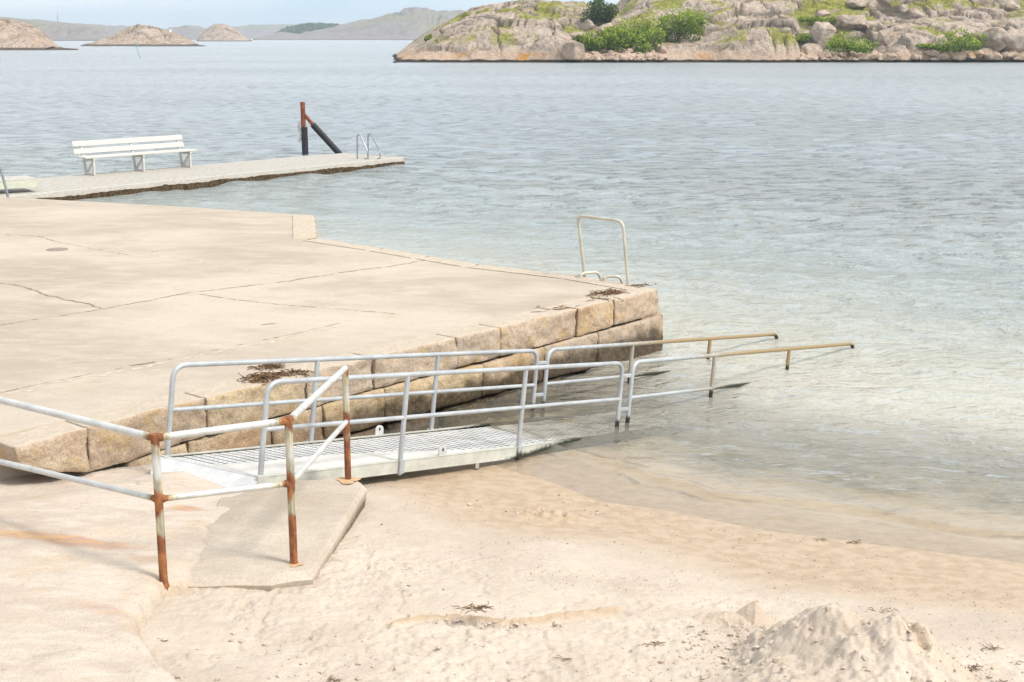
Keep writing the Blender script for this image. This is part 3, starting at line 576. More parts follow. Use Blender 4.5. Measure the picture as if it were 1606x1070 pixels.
# pale drifted dust lying on the near half
uu, vv = np.meshgrid(np.linspace(.0, 2.75, 220), np.linspace(.012, .70, 70)); lim = np.interp(uu, [0, .3, 1.2, 1.7, 2.2, 2.75], [.62, .56, .52, .40, .20, .02]) + .03 * fbm(uu * 3, vv * 3, o=4, s=501)
lim = np.maximum(lim, .02); hgt = .0125 + .003 * fbm(uu * 6, vv * 9, o=3, s=502) - .02 * ss(-.04, .0, vv - lim)
co = np.array([[tuple(rp(a, b, c)) for a, b, c in zip(r1, r2, r3)] for r1, r2, r3 in zip(uu, vv, hgt)]); me = grid_mesh('sand_film', co[..., 0], co[..., 1], co[..., 2], keep=vv < lim + .01); local(me, ramp); link('sand_film', me, M['dust'], ramp)
m = MB(); a, b, c, d = rp(-.02, -.04, .012), rp(-.02, 1.04, .012), P(236, 743, .455), P(372, 778, .43)
m.add([a, b, c, d] + [q - Vector((0, 0, .01)) for q in (a, b, c, d)], [(0, 1, 2, 3), (7, 6, 5, 4), (0, 4, 5, 1), (1, 5, 6, 2), (2, 6, 7, 3), (3, 7, 4, 0)]); m.tube([rp(0, -.03, .008), rp(0, 1.03, .008)], .014, 8); m.build('hinge_plate', M['deckm'], ramp)
for u, v in ((1.88, 0), (2.25, 1)):
    m = MB(); k = 12; o = [(-.045, 0), (-.045, .04)] + [(.045 * math.cos(math.pi - math.pi * i / k), .045 + .045 * math.sin(math.pi * i / k)) for i in range(k + 1)] + [(.045, .04), (.045, 0)]
    hole = [(.014 * math.cos(t), .055 + .014 * math.sin(t)) for t in [math.pi + (-2 * math.pi * i / 16) for i in range(17)]]
    ring = o; w0, w1 = v + .008, v - .004
    q = [];
    for w in (w0, w1):
        for (x, h) in ring: q.append(rp(u + x, w, .015 + h))
        for (x, h) in [(.014 * math.cos(math.pi - 2 * math.pi * 0), .055)]: pass
    nr_ = len(ring); fs = [tuple(range(nr_)), tuple(range(2 * nr_ - 1, nr_ - 1, -1))] + [(i, (i + 1) % nr_, nr_ + (i + 1) % nr_, nr_ + i) for i in range(nr_)]
    m.add(q, fs); lug = m.build('lifting_lug', M['deckm'], ramp)
    m = MB(); m.tube([rp(u, v + .0095, .07), rp(u, v - .0055, .07)], .014, 14); m.build('hole', M['black'], lug)
TR = .0215
def rail_seg(parent, v, u0, u1, posts, sub_end=False, low=-.10, du=0.):
    u0 += du; u1 += du; posts = [p + du for p in posts]
    fr = (lambda L, an, w: 0.) if u0 < 3 else (lambda L, an, w: float(np.clip((w.x * math.cos(RAZ) + w.y * math.sin(RAZ) - 9.9) / 3.2, 0, 1)) if w.z < 1 else 0.)
    w2 = fr if u0 > 3 else (lambda L, an, w: 0.)
    path = [rp(u0, v, low), rp(u0, v, RH), rp(u1, v, RH), rp(u1, v, -.35 if sub_end else -.25)]
    m = MB(); m.tube(fillet(path, .12, 8), TR, 14, fa=w2, step=.12); m.build('top_rail', M['galv'], parent, 'rust')
    m = MB(); m.tube([rp(u0, v, RM), rp(u1, v, RM)], TR * .86, 12, fa=w2, step=.12); m.build('mid_rail', M['galv'], parent, 'rust')
    for p in posts:
        m = MB(); m.tube([rp(p, v, low), rp(p, v, RH - .01)], TR * .98, 12, fa=w2, step=.1)
        if u0 < 3: m.beam(rp(p - .028, v - .022 if v == 0 else v + .022, -.03), rp(p + .028, v - .022 if v == 0 else v + .022, -.03), .012, .12)
        m.build('post', M['galv'], parent, 'rust')
for v, d in ((0, 0), (1, .07)):
    rail_seg(ramp, v, .0 - (.02 if v else 0), 4.24, [1.40, 2.83], du=d)
m = MB(); m.beam(rp(-.05, -.02, -.01), rp(.05, -.02, -.01), .035, .09); m.build('hinge_bracket', M['beam'], ramp)
for v, d, nm in ((0, 0, 'weathered tube railing with its end dipping into the sea, nearer the beach'), (1, .07, 'weathered tube railing with its end dipping into the sea, nearer the quay wall')):
    hr = empty('submerged_handrail', rp(4.4 + d, v, 0), nm, 'railing', 'sea railings beyond the ramp')
    rail_seg(hr, v, 4.40, 8.76, [5.8, 7.28], True, -.3, d)
    for hb in (.13, .46): m = MB(); m.beam(rp(4.24 + d + TR, v, RH - hb), rp(4.40 + d - TR, v, RH - hb), .03, .033); m.build('link_bracket', M['galv'], hr, 'rust')

# ------------------------------------------------------------------ concrete footing slab with the rusty railing
sl_top = [(546, 749, .43), (566, 752, .43), (576, 762, .42), (490, 902, .51), (425, 911, .515), (262, 914, .505), (300, 850, .50), (332, 790, .47), (345, 762, .43), (470, 752, .43)]
slab = empty('concrete_footing', P(430, 830, .45), 'angular concrete footing slab under two of the rusty rail posts', 'footing')
tp = [P(*q) for q in sl_top]; ctr = sum(tp, Vector()) / len(tp)
bm = bmesh.new(); lay = bm.verts.layers.float.new('dirt')
v0 = []; v1 = []; v2 = []
for i, p in enumerate(tp):
    d = (p - ctr); d.z = 0; d.normalize(); a = bm.verts.new(p - d * .06 + Vector((0, 0, .012))); b = bm.verts.new(p + d * .0 - Vector((0, 0, .028))); c = bm.verts.new((p.x - d.x * .05, p.y - d.y * .05, p.z - .22)); b[lay] = .1; c[lay] = 1.6; v0.append(a); v1.append(b); v2.append(c)
n = len(tp); bm.faces.new(v0)
mid = []
for i in range(n):
    j = (i + 1) % n; bm.faces.new((v0[i], v0[j], v1[j], v1[i])); bm.faces.new((v1[i], v1[j], v2[j], v2[i]))
bmesh.ops.recalc_face_normals(bm, faces=bm.faces[:]); bmesh.ops.triangulate(bm, faces=bm.faces[:]); bmesh.ops.subdivide_edges(bm, edges=bm.edges[:], cuts=5, use_grid_fill=True)
for v in bm.verts: q = .006 * math.sin(v.co.x * 17 + v.co.y * 9) + random.uniform(-.0015, .0015); v.co.z += q * .5
me = bpy.data.meshes.new('concrete_footing'); bm.to_mesh(me); bm.free(); local(me, slab); link('slab_body', me, M['slab'], slab)

for k, (q, w_, h_) in enumerate((((546, 753, .446), .12, .075), ((463, 885, .526), .06, .04))):
    c = P(*q); m = MB(); r = random.Random(k + 3); ring = []
    for i in range(28):
        a = i / 28 * 6.283; t_ = 1 + .25 * math.sin(a * 3 + k) + r.uniform(-.07, .07); ring.append(c + Vector((w_ * t_ * math.cos(a) * .7, h_ * t_ * math.sin(a), 0)))
    m.add([c] + ring, [(0, i + 1, (i + 1) % 28 + 1) for i in range(28)]); m.build('rust_stain', M['stainm'], slab)
fence = empty('rusty_railing', P(257, 915, .56), 'galvanised tube railing with three rusty posts in front of the ramp', 'railing')
def vtop(base, py):                     # point straight above base that the photo shows at row py
    r = ray(803, py); k = base.y / r[1]; return Vector((base.x, base.y, CH + r[2] * k))
B1, B2, B3 = P(257, 915, .545), P(461, 884, .52), P(546, 753, .435)
T1, T2, T3 = vtop(B1, 687), vtop(B2, 660), vtop(B3, 578); C1, C2, C3 = vtop(B1, 783), vtop(B2, 758), vtop(B3, 661)
E1 = Vector((-4.35, 8.95, 0)); TL, CL = YP(-120, 598, 8.95), YP(-120, 696, 8.95)
T1.x = T1.x; 
def rustpost(B, T, C):
    H_ = T.z - B.z
    def f(L, an, v):
        h = v.z - B.z; r = .25
        r += .55 * math.exp(-((h - H_) / .09)**2) + .6 * math.exp(-((h - (C.z - B.z)) / .10)**2) + .65 * max(0, min(1, (.36 - h) / .12))
        return r + .12 * math.cos(an * 1 + h * 6)
    return f
for B, T, C in ((B1, T1, C1), (B2, T2, C2), (B3, T3, C3)):
    m = MB(); f = rustpost(B, T, C); m.tube([B - Vector((0, 0, .15)), T], .0245, 18, fa=f, step=.012)
    p = m.build('post', M['fence'], fence, 'rust')
    m = MB(); m.tube([B - Vector((0, 0, .02)), B + Vector((0, 0, .006)), B + Vector((0, 0, .010))], lambda t: .033 if t < .8 else .027, 14, fa=lambda *a: 1.); m.build('weld_collar', M['fence'], p, 'rust')
def jr(ends):
    return lambda L, an, v: max([.95 * math.exp(-(((v - e).length) / .075)**2) for e in ends] + [0]) + .04
segs = [('top_rail', [TL, T1], [T1], .0225), ('top_rail', [T1, T2], [T1, T2], .0225), ('top_rail', [T2, T3], [T2], .0225), ('mid_rail', [CL, C1], [C1], .0185), ('mid_rail', [C1, C2], [C1, C2], .0185), ('mid_rail', [C2, C3], [C2], .0185)]
for nme, pts, ends, r in segs:
    m = MB(); m.tube(pts, r, 16, fa=jr(ends), step=.02); m.build(nme, M['fence'], fence, 'rust')
for a, lst in ((T1, (TL, T2)), (T2, (T1, T3)), (C1, (CL, C2)), (C2, (C1,))):
    m = MB()
    for e in lst:
        d = (e - a).normalized(); m.tube([a - d * .005, a + d * .035], .0236, 14, fa=lambda *k: 1.)
    m.tube([a - Vector((0, 0, .03)), a + Vector((0, 0, .024))], .0256, 14, fa=lambda *k: 1.); m.build('weld_joint', M['fence'], fence, 'rust')

# ------------------------------------------------------------------ bathing ladder on the quay corner
L1, L2 = P(918, 434, QZ), P(990, 446, QZ)
t1, t2 = vtop(L1, 338), vtop(L2, 335)
t1.x = YP(906, 338, L1.y).x; t2.x = YP(977, 335, L2.y).x; t2.z = t1.z + .0; 
lad = empty('bathing_ladder', L1, 'tall weathered tube hoop of the bathing ladder on the quay corner', 'ladder')
m = MB(); m.tube(fillet([L1 - Vector((0, 0, .05)), t1, t2, L2 - Vector((-.03, .05, .7))], .10, 8), .0195, 14, step=.1); m.build('hoop', M['ladder'], lad)
for (a, b, c, d) in (((910, 436), (925, 432), (938, 434), 1), ((948, 441), (960, 438), (972, 441), 1)):
    pa, pb = P(*a, QZ), P(*c, QZ); m = MB(); m.tube([pa + Vector((0, 0, -.02)), pa + Vector((0, 0, .05))], .032, 10); 
    m.tube(fillet([pa + Vector((0, 0, .035)), pa.lerp(pb, .25) + Vector((0, 0, .06)), pb + Vector((0, 0, .06)), pb + Vector((.08, .06, -.15))], .06, 5), .018, 10); m.build('grab_bracket', M['ladder'], lad)
for z in (.45, .15, -.15, -.45): m = MB(); m.tube([Vector((L1.x + .14, L1.y + .0, z)), Vector((L2.x + .06, L2.y + .1, z))], .015, 8); m.build('rung', M['ladder'], lad)

# ------------------------------------------------------------------ floating jetty, bench, moorings
DZ = .22
near = [P(632, 247.5, DZ), P(300, 281, DZ), P(110, 299, DZ)]; dl = (near[2] - near[0]).normalized(); near[2] = near[0] + dl * 19; near[1] = near[0] + dl * 8
farp = [P(536, 240.5, DZ), P(475, 245, DZ), P(300, 260.3, DZ), P(148, 272.3, DZ)]; fl = (farp[3] - farp[0]).normalized(); farp.append(farp[0] + fl * 18)
jet = empty('floating_jetty', P(300, 275, 0), 'long weathered floating jetty with brown weed along its waterline', 'jetty')
poly = [near[0], near[1], near[2]] + farp[::-1]
m = MB(); n = len(poly); m.add([p for p in poly] + [Vector((p.x, p.y, .02)) for p in poly], [tuple(range(n))[::-1]] + [(i, (i + 1) % n, n + (i + 1) % n, n + i) for i in range(n)]); o = m.build('deck', M['dock'], jet)
bm = bmesh.new(); bm.from_mesh(o.data); bmesh.ops.recalc_face_normals(bm, faces=bm.faces[:]); bm.to_mesh(o.data); bm.free()
nn = Vector((-dl.y, dl.x, 0)); nn = nn if nn.y < 0 else -nn
m = MB(); a, b = near[0], near[0] + dl * 19; ln = 19.
def fascia(a, b, z0, z1, t, off, name, mat, amp_=0., seed=0):
    d = (b - a); L = d.length; d = d / L; q = Vector((-d.y, d.x, 0)); q = q if q.y < 0 else -q; k = int(L / .05); vs = []; fs = []; random.seed(seed)
    U = np.linspace(0, L, k); hz = fbm(U * 2.2, U * 0, o=5, s=600 + seed, g=.7); hx = fbm(U * 9, U * 0 + 3, o=3, s=620 + seed)
    for i, u in enumerate(U):
        zt = z1 + amp_ * (hz[i] + .5 * max(0, hx[i])); c = a + d * u
        for (o_, z) in ((off, z0), (off + t * (1 + hx[i] * .5 * (amp_ > 0)), z0 + .02), (off + t, zt - .012), (off, zt)): vs.append((c.x + q.x * o_, c.y + q.y * o_, z))
    for i in range(k - 1):
        for j in range(3): fs.append((i * 4 + j, i * 4 + j + 1, i * 4 + j + 5, i * 4 + j + 4))
    m = MB(); m.add(vs, fs); return m.build(name, mat, jet)
for a, b, s_ in ((near[0], near[2], 1), (near[0], farp[0], 2)):
    fascia(a, b, -.05, DZ + .015, .03, .0, 'edge_board', M['dock'], 0, s_)
    fascia(a, b, -.12, .115, .035, .03, 'weed_fringe', M['weedg'], .035, s_)
m = MB()                                # deck plank gaps
for i in range(110):
    c = near[0] + dl * (.12 + i * .16); t = i * .16; fpt = farp[0] + fl * (t * 1.0 + .0)
    m.add([c + Vector((0, 0, .003)), c + dl * .012 + Vector((0, 0, .003)), fpt + dl * .012 + Vector((0, 0, .003)), fpt + Vector((0, 0, .003))], [(0, 1, 2, 3)])
m.build('plank_gap', M['crack'], jet)

bA, bB = Vector((-10.72, 34.5, DZ)), Vector((-8.75, 36.65, DZ)); bd = (bB - bA).normalized(); bk = Vector((-bd.y, bd.x, 0)); bk = bk if bk.y > 0 else -bk
bench = empty('park_bench', bA, 'long white painted wooden bench standing on the floating jetty', 'bench'); UZ = Vector((0, 0, 1)); BL = (bB - bA).length
def bp(s_, d, z): return bA + bd * s_ + bk * d + UZ * z
for k in range(3):
    s_ = [0, BL / 2, BL][k]; m = MB()
    m.beam(bp(s_, .03, .0), bp(s_, .03, .42), .07, .05, up=bd); m.beam(bp(s_, .42, 0), bp(s_, .50, .42), .06, .05, up=bd); m.beam(bp(s_, .0, .03), bp(s_, .46, .03), .05, .06); m.beam(bp(s_, -.02, .41), bp(s_, .53, .39), .05, .07)
    m.beam(bp(s_ + .03, .07, .38), bp(s_ + .03, .42, .05), .05, .045); m.build('leg_frame', M['white'], bench)
    m = MB(); m.beam(bp(s_, .49, .36), bp(s_, .63, .86), .05, .06, up=bd); m.build('back_support', M['white'], bench)
for i in range(3):
    m = MB(); dd = .04 + i * .155; m.beam(bp(-.24, dd, .465), bp(BL + .2, dd, .465), .14, .04, bev=.006); m.build('seat_slat', M['white'], bench)
for i, (dd, zz) in enumerate(((.515, .60), (.565, .79))):
    m = MB(); up = (bk * .27 + UZ).normalized(); m.beam(bp(-.26, dd, zz), bp(BL + .14, dd, zz), .03, .135, up=up, bev=.005); m.build('back_slat', M['white'], bench)

pc = P(475.5, 244.5, 0) + Vector((0, .35, 0)); py_ = pc.y
post = empty('mooring_post', pc, 'rusty red mooring post with black sleeve and slanting brace behind the jetty', 'post')
tp_, jn = YP(474.5, 160, py_), YP(475, 199, py_); m = MB(); m.tube([Vector((pc.x, py_, -1.5)), Vector((tp_.x, py_, tp_.z))], .075, 10); m.build('steel_pile', M['rustst'], post)
m = MB(); m.tube([Vector((pc.x + .02, py_, -.8)), Vector((pc.x + .01, py_, jn.z))], .105, 20); m.build('rubber_sleeve', M['black'], post)
ba, bb, bc = YP(477.5, 180, py_), YP(490, 195, py_ + .05), YP(533, 242, py_ + .3); be = bc + (bc - bb) * .6
m = MB(); m.tube([ba, bb.lerp(bc, .1)], .06, 10); m.build('brace_bar', M['rustst'], post); m = MB(); m.tube([bb, be], .10, 20); m.build('brace_sleeve', M['black'], post)
m = MB(); cx = pc.x - .12
for i in range(9):
    a = jn.z + .12 - i * .07; c = Vector((cx - .03 * math.sin(i * .9), py_ - .05, a)); m.tube([c + Vector((.03 * math.cos(t), .03 * (i % 2) * math.cos(t), .045 * math.sin(t))) for t in np.linspace(0, 2 * math.pi, 9)], .011, 6, cap=False)
m.build('chain', M['iron'], post)

jl = empty('jetty_ladder', P(560, 249, DZ), 'thin steel swimming ladder with two curved handrails at the jetty end', 'ladder')
for (f, t_a, w) in (((560.5, 249), (563, 212), (577, 262)), ((577.5, 247.3), (581, 211), (596, 262))):
    a = P(*f, DZ); c = P(w[0], w[1], 0) + nn * .05; h = vtop(a, t_a[1]).z
    m = MB(); pk = Vector((a.x + .02, a.y, h)); 
    m.tube(fillet([a, Vector((a.x + .01, a.y, h)), Vector((a.x + .10, a.y - .03, h + .02)), c + Vector((-.03, 0, .45)), c + Vector((0, 0, -.6))], .09, 6), .021, 10); m.build('handrail', M['steel'], jl)
cl, cr_ = P(577, 262, 0), P(597, 262, 0)
for c in (cl, cr_):
    m = MB(); m.box(c + Vector((-.07, .12, .08)), (.09, .09, .34), None, .02); m.build('fender', M['iron'], jl)
m = MB(); m.beam(cl + Vector((0, 0, -.02)), cr_ + Vector((0, 0, -.02)), .12, .03); m.build('rung', M['weedg'], jl)

rb = P(58, 294.5, DZ + .1); rd_ = (P(0, 298, DZ + .1) - rb).normalized(); rk = Vector((-rd_.y, rd_.x, 0)); rk = rk if rk.y > 0 else -rk
plat = empty('raised_platform', rb, 'low raised wooden platform with green-stained front on the left end of the jetty', 'platform')
m = MB(); a = rb; b = rb + rd_ * 4.5; m.beam(a + rk * .4 + UZ * .20, b + rk * .4 + UZ * .20, .84, .03); m.build('top_boards', M['dock'], plat)
grn = m_wood('green_stained_board', (.56, .56, .46), (.36, .38, .26), .6); m = MB(); m.beam(a + UZ * .10, b + UZ * .10, .04, .17); m.beam(a + UZ * .1, a + rk * .78 + UZ * .1, .04, .17); m.build('front_board', grn, plat)
for i in range(3): m = MB(); m.beam(a + rd_ * (1.0 + 1.5 * i) + rk * .2 - UZ * .10, a + rd_ * (1.0 + 1.5 * i) + rk * .7 - UZ * .10, .1, .19); m.build('bearer', M['iron'], plat)
ra = P(12.5, 306.5, QZ * 0 + .3); 
lh = empty('grab_rail', ra, 'single dark steel handrail tube leaning at the left frame edge beyond the quay', 'handrail'); rt = YP(-1, 258, ra.y); rt2 = YP(-30, 205, ra.y)
m = MB(); m.tube(fillet([ra - UZ * .5, ra, rt, rt2, rt2 + Vector((-.5, .2, .0)), rt2 + Vector((-.6, .4, -1.3))], .2, 6), .028, 10); m.build('rail_tube', M['steel'], lh)

# ------------------------------------------------------------------ rocky island across the water
def layerH(layer, X, Yg):
    Yc, Df, Db, pts, pw = layer; X = X * Yc / Yg; xs_ = []; zs_ = []
    for a, b in pts: q = YP(a, b, Yc); xs_.append(q.x); zs_.append(q.z)
    Hh = np.interp(X, xs_, zs_, left=-3, right=-3); t = np.where(Yg < Yc, (Yc - Yg) / Df, (Yg - Yc) / Db)
    pr = np.where(t < 1, (1 - np.clip(t, 0, 1)**pw)**(1 / 1.5), -.5 * (t - 1)); return np.where(Hh > 0, Hh * pr, Hh)
def island(name, layers, X0, X1, nx, Y0, Y1, ny, detail, mat, obj_kind='structure', grassy=.0, crackf=1.):
    X, Y = np.meshgrid(np.linspace(X0, X1, nx), np.linspace(Y0, Y1, ny)); sc_ = detail
    wx, wy = X + sc_ * 2 * fbm(X / (9 * sc_), Y / (9 * sc_), o=3, s=701), Y + sc_ * 2 * fbm(X / (9 * sc_), Y / (9 * sc_), o=3, s=702)
    Z = np.full(X.shape, -3.)
    for L in layers: Z = np.maximum(Z, layerH(L, wx * .35 + X * .65, wy))
    Zs = Z.copy(); up = ss(-.5, 2.5 * sc_, Z)
    r1 = fbm((wx * .55 + wy * .5) / (5.5 * sc_), (wy * .5 - wx * .35) / (13 * sc_), o=5, s=711, ridge=True, g=.55); r2 = fbm(X / (2.2 * sc_), Y / (3.2 * sc_), o=5, s=721, ridge=True, g=.6); lg = fbm(X / (16 * sc_), Y / (16 * sc_), o=4, s=731)
    f1, f2, cid = voro(wx / (6.5 * sc_) + .3 * Y / (9 * sc_), wy / (5 * sc_), s=741); bl = (f2 - f1)
    blocky = ss(-.15, .3, fbm(X / (22 * sc_), Y / (22 * sc_), o=2, s=745) + crackf * ss(25, 45, X) - (1 - crackf) * .4)
    Z = Z + up * sc_ * (.55 * r1 + .22 * r2 + .12 * fbm(X / (.9 * sc_), Y / (1.3 * sc_), o=3, s=725, ridge=True) + .7 * lg * ss(2, 6, Z) + blocky * (1.5 * (cid - .5)) - .8 * blocky * ss(.10, .0, bl) - .5 * ss(.80, .93, r1 * .5 + .5 * 1) * 0)
    fq = vn((wx * .8 + Y * .35) / (4.5 * sc_), (Y * .8 - wx * .35) / (16 * sc_), s=775); fq2 = vn((wx * .25 + Y * .3) / (7 * sc_), (Y * .9 - wx * .05) / (3.2 * sc_), s=763); fr_ = np.maximum(ss(.055, .015, np.abs(fq)), .8 * ss(.06, .015, np.abs(fq2))) * up; Z = Z - .55 * sc_ * fr_
    crack = np.clip(.9 * fr_ + ss(.07, .0, bl) * blocky * .75 + .55 * ss(-.40, -.75, r1) , 0, 1) * up
    gy, gx = np.gradient(Z); slope = np.hypot(gx / (X[0, 1] - X[0, 0]), gy / (Y[1, 0] - Y[0, 0])); conc = Zs + .7 * sc_ * lg - Z
    gn = fbm(X / (7 * sc_), Y / (7 * sc_), o=5, s=751, g=.6); gr = ss(-.02, .22, gn + .22 * ss(0, .7 * sc_, conc) - .22 * ss(.5, 1.1, slope) + grassy) * ss(2.0 * sc_, 3.4 * sc_, Z)
    me = grid_mesh(name, X, Y, Z, attrs={'grass': gr, 'crack': crack}, smooth=True); o = link(name, me, mat)
    if obj_kind: tag(o, kind=obj_kind)
    return o, X[0], Y[:, 0], Z
isl_layers = [
 (242, 36, 60, [(580, 106), (600, 101), (612, 95), (630, 84), (650, 70), (680, 48), (700, 38), (730, 25), (760, 14), (800, 5), (840, 2), (880, 5), (905, 9), (930, 14), (960, 24), (985, 40), (1005, 62), (1030, 100)], 2.2),
 (217, 15, 30, [(590, 108), (606, 101), (620, 95), (640, 86), (665, 72), (700, 57), (740, 44), (780, 36), (830, 34), (870, 37), (893, 52), (905, 72), (915, 99)], 2.6),
 (262, 60, 80, [(880, 60), (900, 36), (930, 34), (960, 32), (1000, 34), (1040, 30), (1100, 28)], 1.15),
 (280, 62, 90, [(930, 50), (950, 26), (968, 10), (985, -8), (1020, -30), (1100, -50), (1250, -66), (1606, -80), (2000, -70), (2600, 20)], 1.5),
 (232, 28, 50, [(1022, 100), (1035, 90), (1050, 78), (1075, 62), (1100, 52), (1140, 38), (1200, 24), (1300, 18), (1400, 22), (1606, 15), (2000, 15), (2600, 50)], 1.5),
 (212, 9.5, 20, [(1024, 101), (1040, 92), (1070, 78), (1110, 68), (1150, 50), (1190, 40), (1245, 36), (1256, 60), (1262, 88), (1380, 90), (1392, 62), (1420, 48), (1500, 46), (1520, 60), (1606, 52), (1800, 50), (2600, 70)], 2.8),
 (207, 4.5, 10, [(1385, 92), (1400, 84), (1480, 82), (1550, 84), (1700, 80)], 2.4)]
isl, ix, iy, iz = island('rocky_island', isl_layers, -26, 175, 900, 197, 345, 330, 1.0, M['isl'])
def izat(x, y):
    i = int(np.clip(np.searchsorted(ix, x), 1, len(ix) - 1)); j = int(np.clip(np.searchsorted(iy, y), 1, len(iy) - 1)); return float(iz[j, i])
def ihit(px, py, y0=201):               # where a look through that spot meets the island
    y = y0
    while y < 335:
        q = YP(px, py, y)
        if izat(q.x, q.y) >= q.z: return Vector((q.x, q.y, izat(q.x, q.y)))
        y += .25
    return YP(px, py, 240)

def boulder_mesh(seed, flat=.0):
    bm = bmesh.new(); bmesh.ops.create_icosphere(bm, subdivisions=4, radius=1); co = np.array([v.co for v in bm.verts]); r = np.random.default_rng(seed)
    for k in range(11):                 # knock flat faces off
        n_ = r.normal(size=3); n_ /= np.linalg.norm(n_); d = co @ n_; lim = r.uniform(.55, .85); co = np.where((d > lim)[:, None], co - n_ * (d - lim)[:, None] * .92, co)
    w = fbm(co[:, 0] * 2, co[:, 1] * 2, co[:, 2] * 2, o=4, s=seed); co *= (1 + .10 * w)[:, None]
    for v, c in zip(bm.verts, co): v.co = c
    me = bpy.data.meshes.new('boulder'); bm.to_mesh(me); bm.free(); me.materials.append(M['boulder']); me.polygons.foreach_set('use_smooth', [True] * len(me.polygons))
    for nme in ('grass', 'crack'): me.attributes.new(nme, 'FLOAT', 'POINT')
    return me
BM = [boulder_mesh(800 + i) for i in range(8)]
def boulder(p, sx, sy, sz, label, group=None, i=0, rz=0.):
    o = bpy.data.objects.new('boulder', BM[i % 8]); sc.collection.objects.link(o); o.location = p; o.scale = (sx, sy, sz); o.rotation_euler = (random.uniform(-.3, .3), random.uniform(-.3, .3), rz); return tag(o, label, 'boulder', group)
random.seed(11)
p = ihit(899, 84); q = YP(899, 76, p.y - 1); boulder(q + Vector((0, 0, -.2)), 1.7, 1.6, 1.9, 'largest pale rounded boulder at the left end of the island cove', None, 1, .6)
p = ihit(883, 92); boulder(YP(880, 91, 204.5), 2.0, 1.5, 1.0, 'reddish rounded boulder at the waterline left of the largest pale boulder', None, 2, .2)
p = YP(972, 93, 204.5); boulder(p, 1.5, 1.2, .85, 'dark-sided boulder at the waterline in the middle of the cove rubble', None, 3, 2.)
for (a, b, w, h, lab) in [(922, 40, 1.5, 1.2, 'grey boulder up the slope just left of the dark tree'), (950, 50, 1.7, 1.2, 'pale boulder between the dark tree and the green bushes'), (1015, 77, 1.1, 1.0, 'grey round boulder below the right-hand bushes'), (1030, 74, 1.1, .9, 'bluish-grey boulder at the foot of the tallest bush'), (1072, 55, 1.3, 1.5, 'pointed pale boulder right of the tallest bush'), (1038, 80, .9, 1.0, 'small upright stone beside the cove\'s right rocks'),
                         (1290, 22, 1.6, .7, 'flat stone slab high on the right slope'), (1345, 5, 2.2, .9, 'dark rounded stone near the top edge of the right slope'), (1340, 42, 3.6, 1.7, 'big dark reddish block with a flat face above the right-hand bush'), (1290, 62, 2.2, 2.9, 'tall squared pinkish block above the rubble'), (1385, 62, 1.4, 1.6, 'upright split block right of the reddish block'), (1275, 78, 2.0, .8, 'low rounded stone on top of the pink rubble'), (1543, 60, 1.9, 1.3, 'dark squared stone beside the right green bush'),
                         (1560, 72, 2.6, 2.2, 'large squared grey block at the right frame edge, left of its pair'), (1594, 72, 2.5, 2.2, 'large squared grey block cut by the right frame edge'), (1585, 12, 1.8, 1.2, 'rounded grey boulder on the skyline at upper right')]:
    p = ihit(a, b + 3); k = YP(a, b, p.y); boulder(Vector((k.x, p.y, p.z + h * .25)), w, w * .85, h, lab, None, random.randint(0, 7), random.uniform(0, 6))
def rubble(n_, x0, x1, y0, y1, s0, s1, lab, grp):
    for i in range(n_):
        a = random.uniform(x0, x1); b = y0 + (y1 - y0) * random.random()**.7; p = ihit(a, b); s_ = random.uniform(s0, s1); 
        if p.z > 4.5: continue
        boulder(p + Vector((0, 0, s_ * .15)), s_, s_ * random.uniform(.7, 1), s_ * random.uniform(.5, .75), lab, grp, i, random.uniform(0, 6))
rubble(120, 908, 1040, 82, 97, .35, .85, 'pale rounded stone in the rubble of the island cove', 'stones in the cove')
rubble(60, 1255, 1350, 80, 97, .4, 1.0, 'pinkish angular stone in the rubble below the right-hand bush', 'stones below the bush')
rubble(34, 1350, 1600, 90, 97, .4, 1.3, 'dark wet stone along the right waterline of the island', 'stones along the waterline')

def leaves(name, c, w, h, d, n_, leaf, mat, seed, parent=None, cone=0., lumps=9):
    r = np.random.default_rng(seed); L = []
    for k in range(lumps):
        a = r.uniform(0, 6.28); rad = r.uniform(.15, .62); L.append((math.cos(a) * rad, math.sin(a) * rad, r.uniform(.12, .72) * (1 - cone * rad), r.uniform(.26, .46)))
    vs = []; at = []
    for i in range(n_):
        lx, ly, lz, lr = L[r.integers(len(L))]; q = r.normal(size=3); q /= np.linalg.norm(q); q *= lr * r.uniform(.55, 1.08)**.6
        x, y, z = lx + q[0], ly + q[1], max(0, lz + q[2] * .8)
        c_ = np.array([c.x + x * w / 1.6, c.y + y * d / 1.6, c.z + z * h]); u = r.normal(size=3); u /= np.linalg.norm(u); v = np.cross(u, r.normal(size=3)); v /= np.linalg.norm(v); s_ = leaf * r.uniform(.6, 1.3)
        for a, b in ((-1, 0), (0, -.6), (1, 0), (0, .6)): vs.append(c_ + u * a * s_ + v * b * s_)
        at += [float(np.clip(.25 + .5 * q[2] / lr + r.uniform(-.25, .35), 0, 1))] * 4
    m = MB(); m.add(vs, [(4 * i, 4 * i + 1, 4 * i + 2, 4 * i + 3) for i in range(n_)], at); return m.build(name, mat, parent, 'tint')
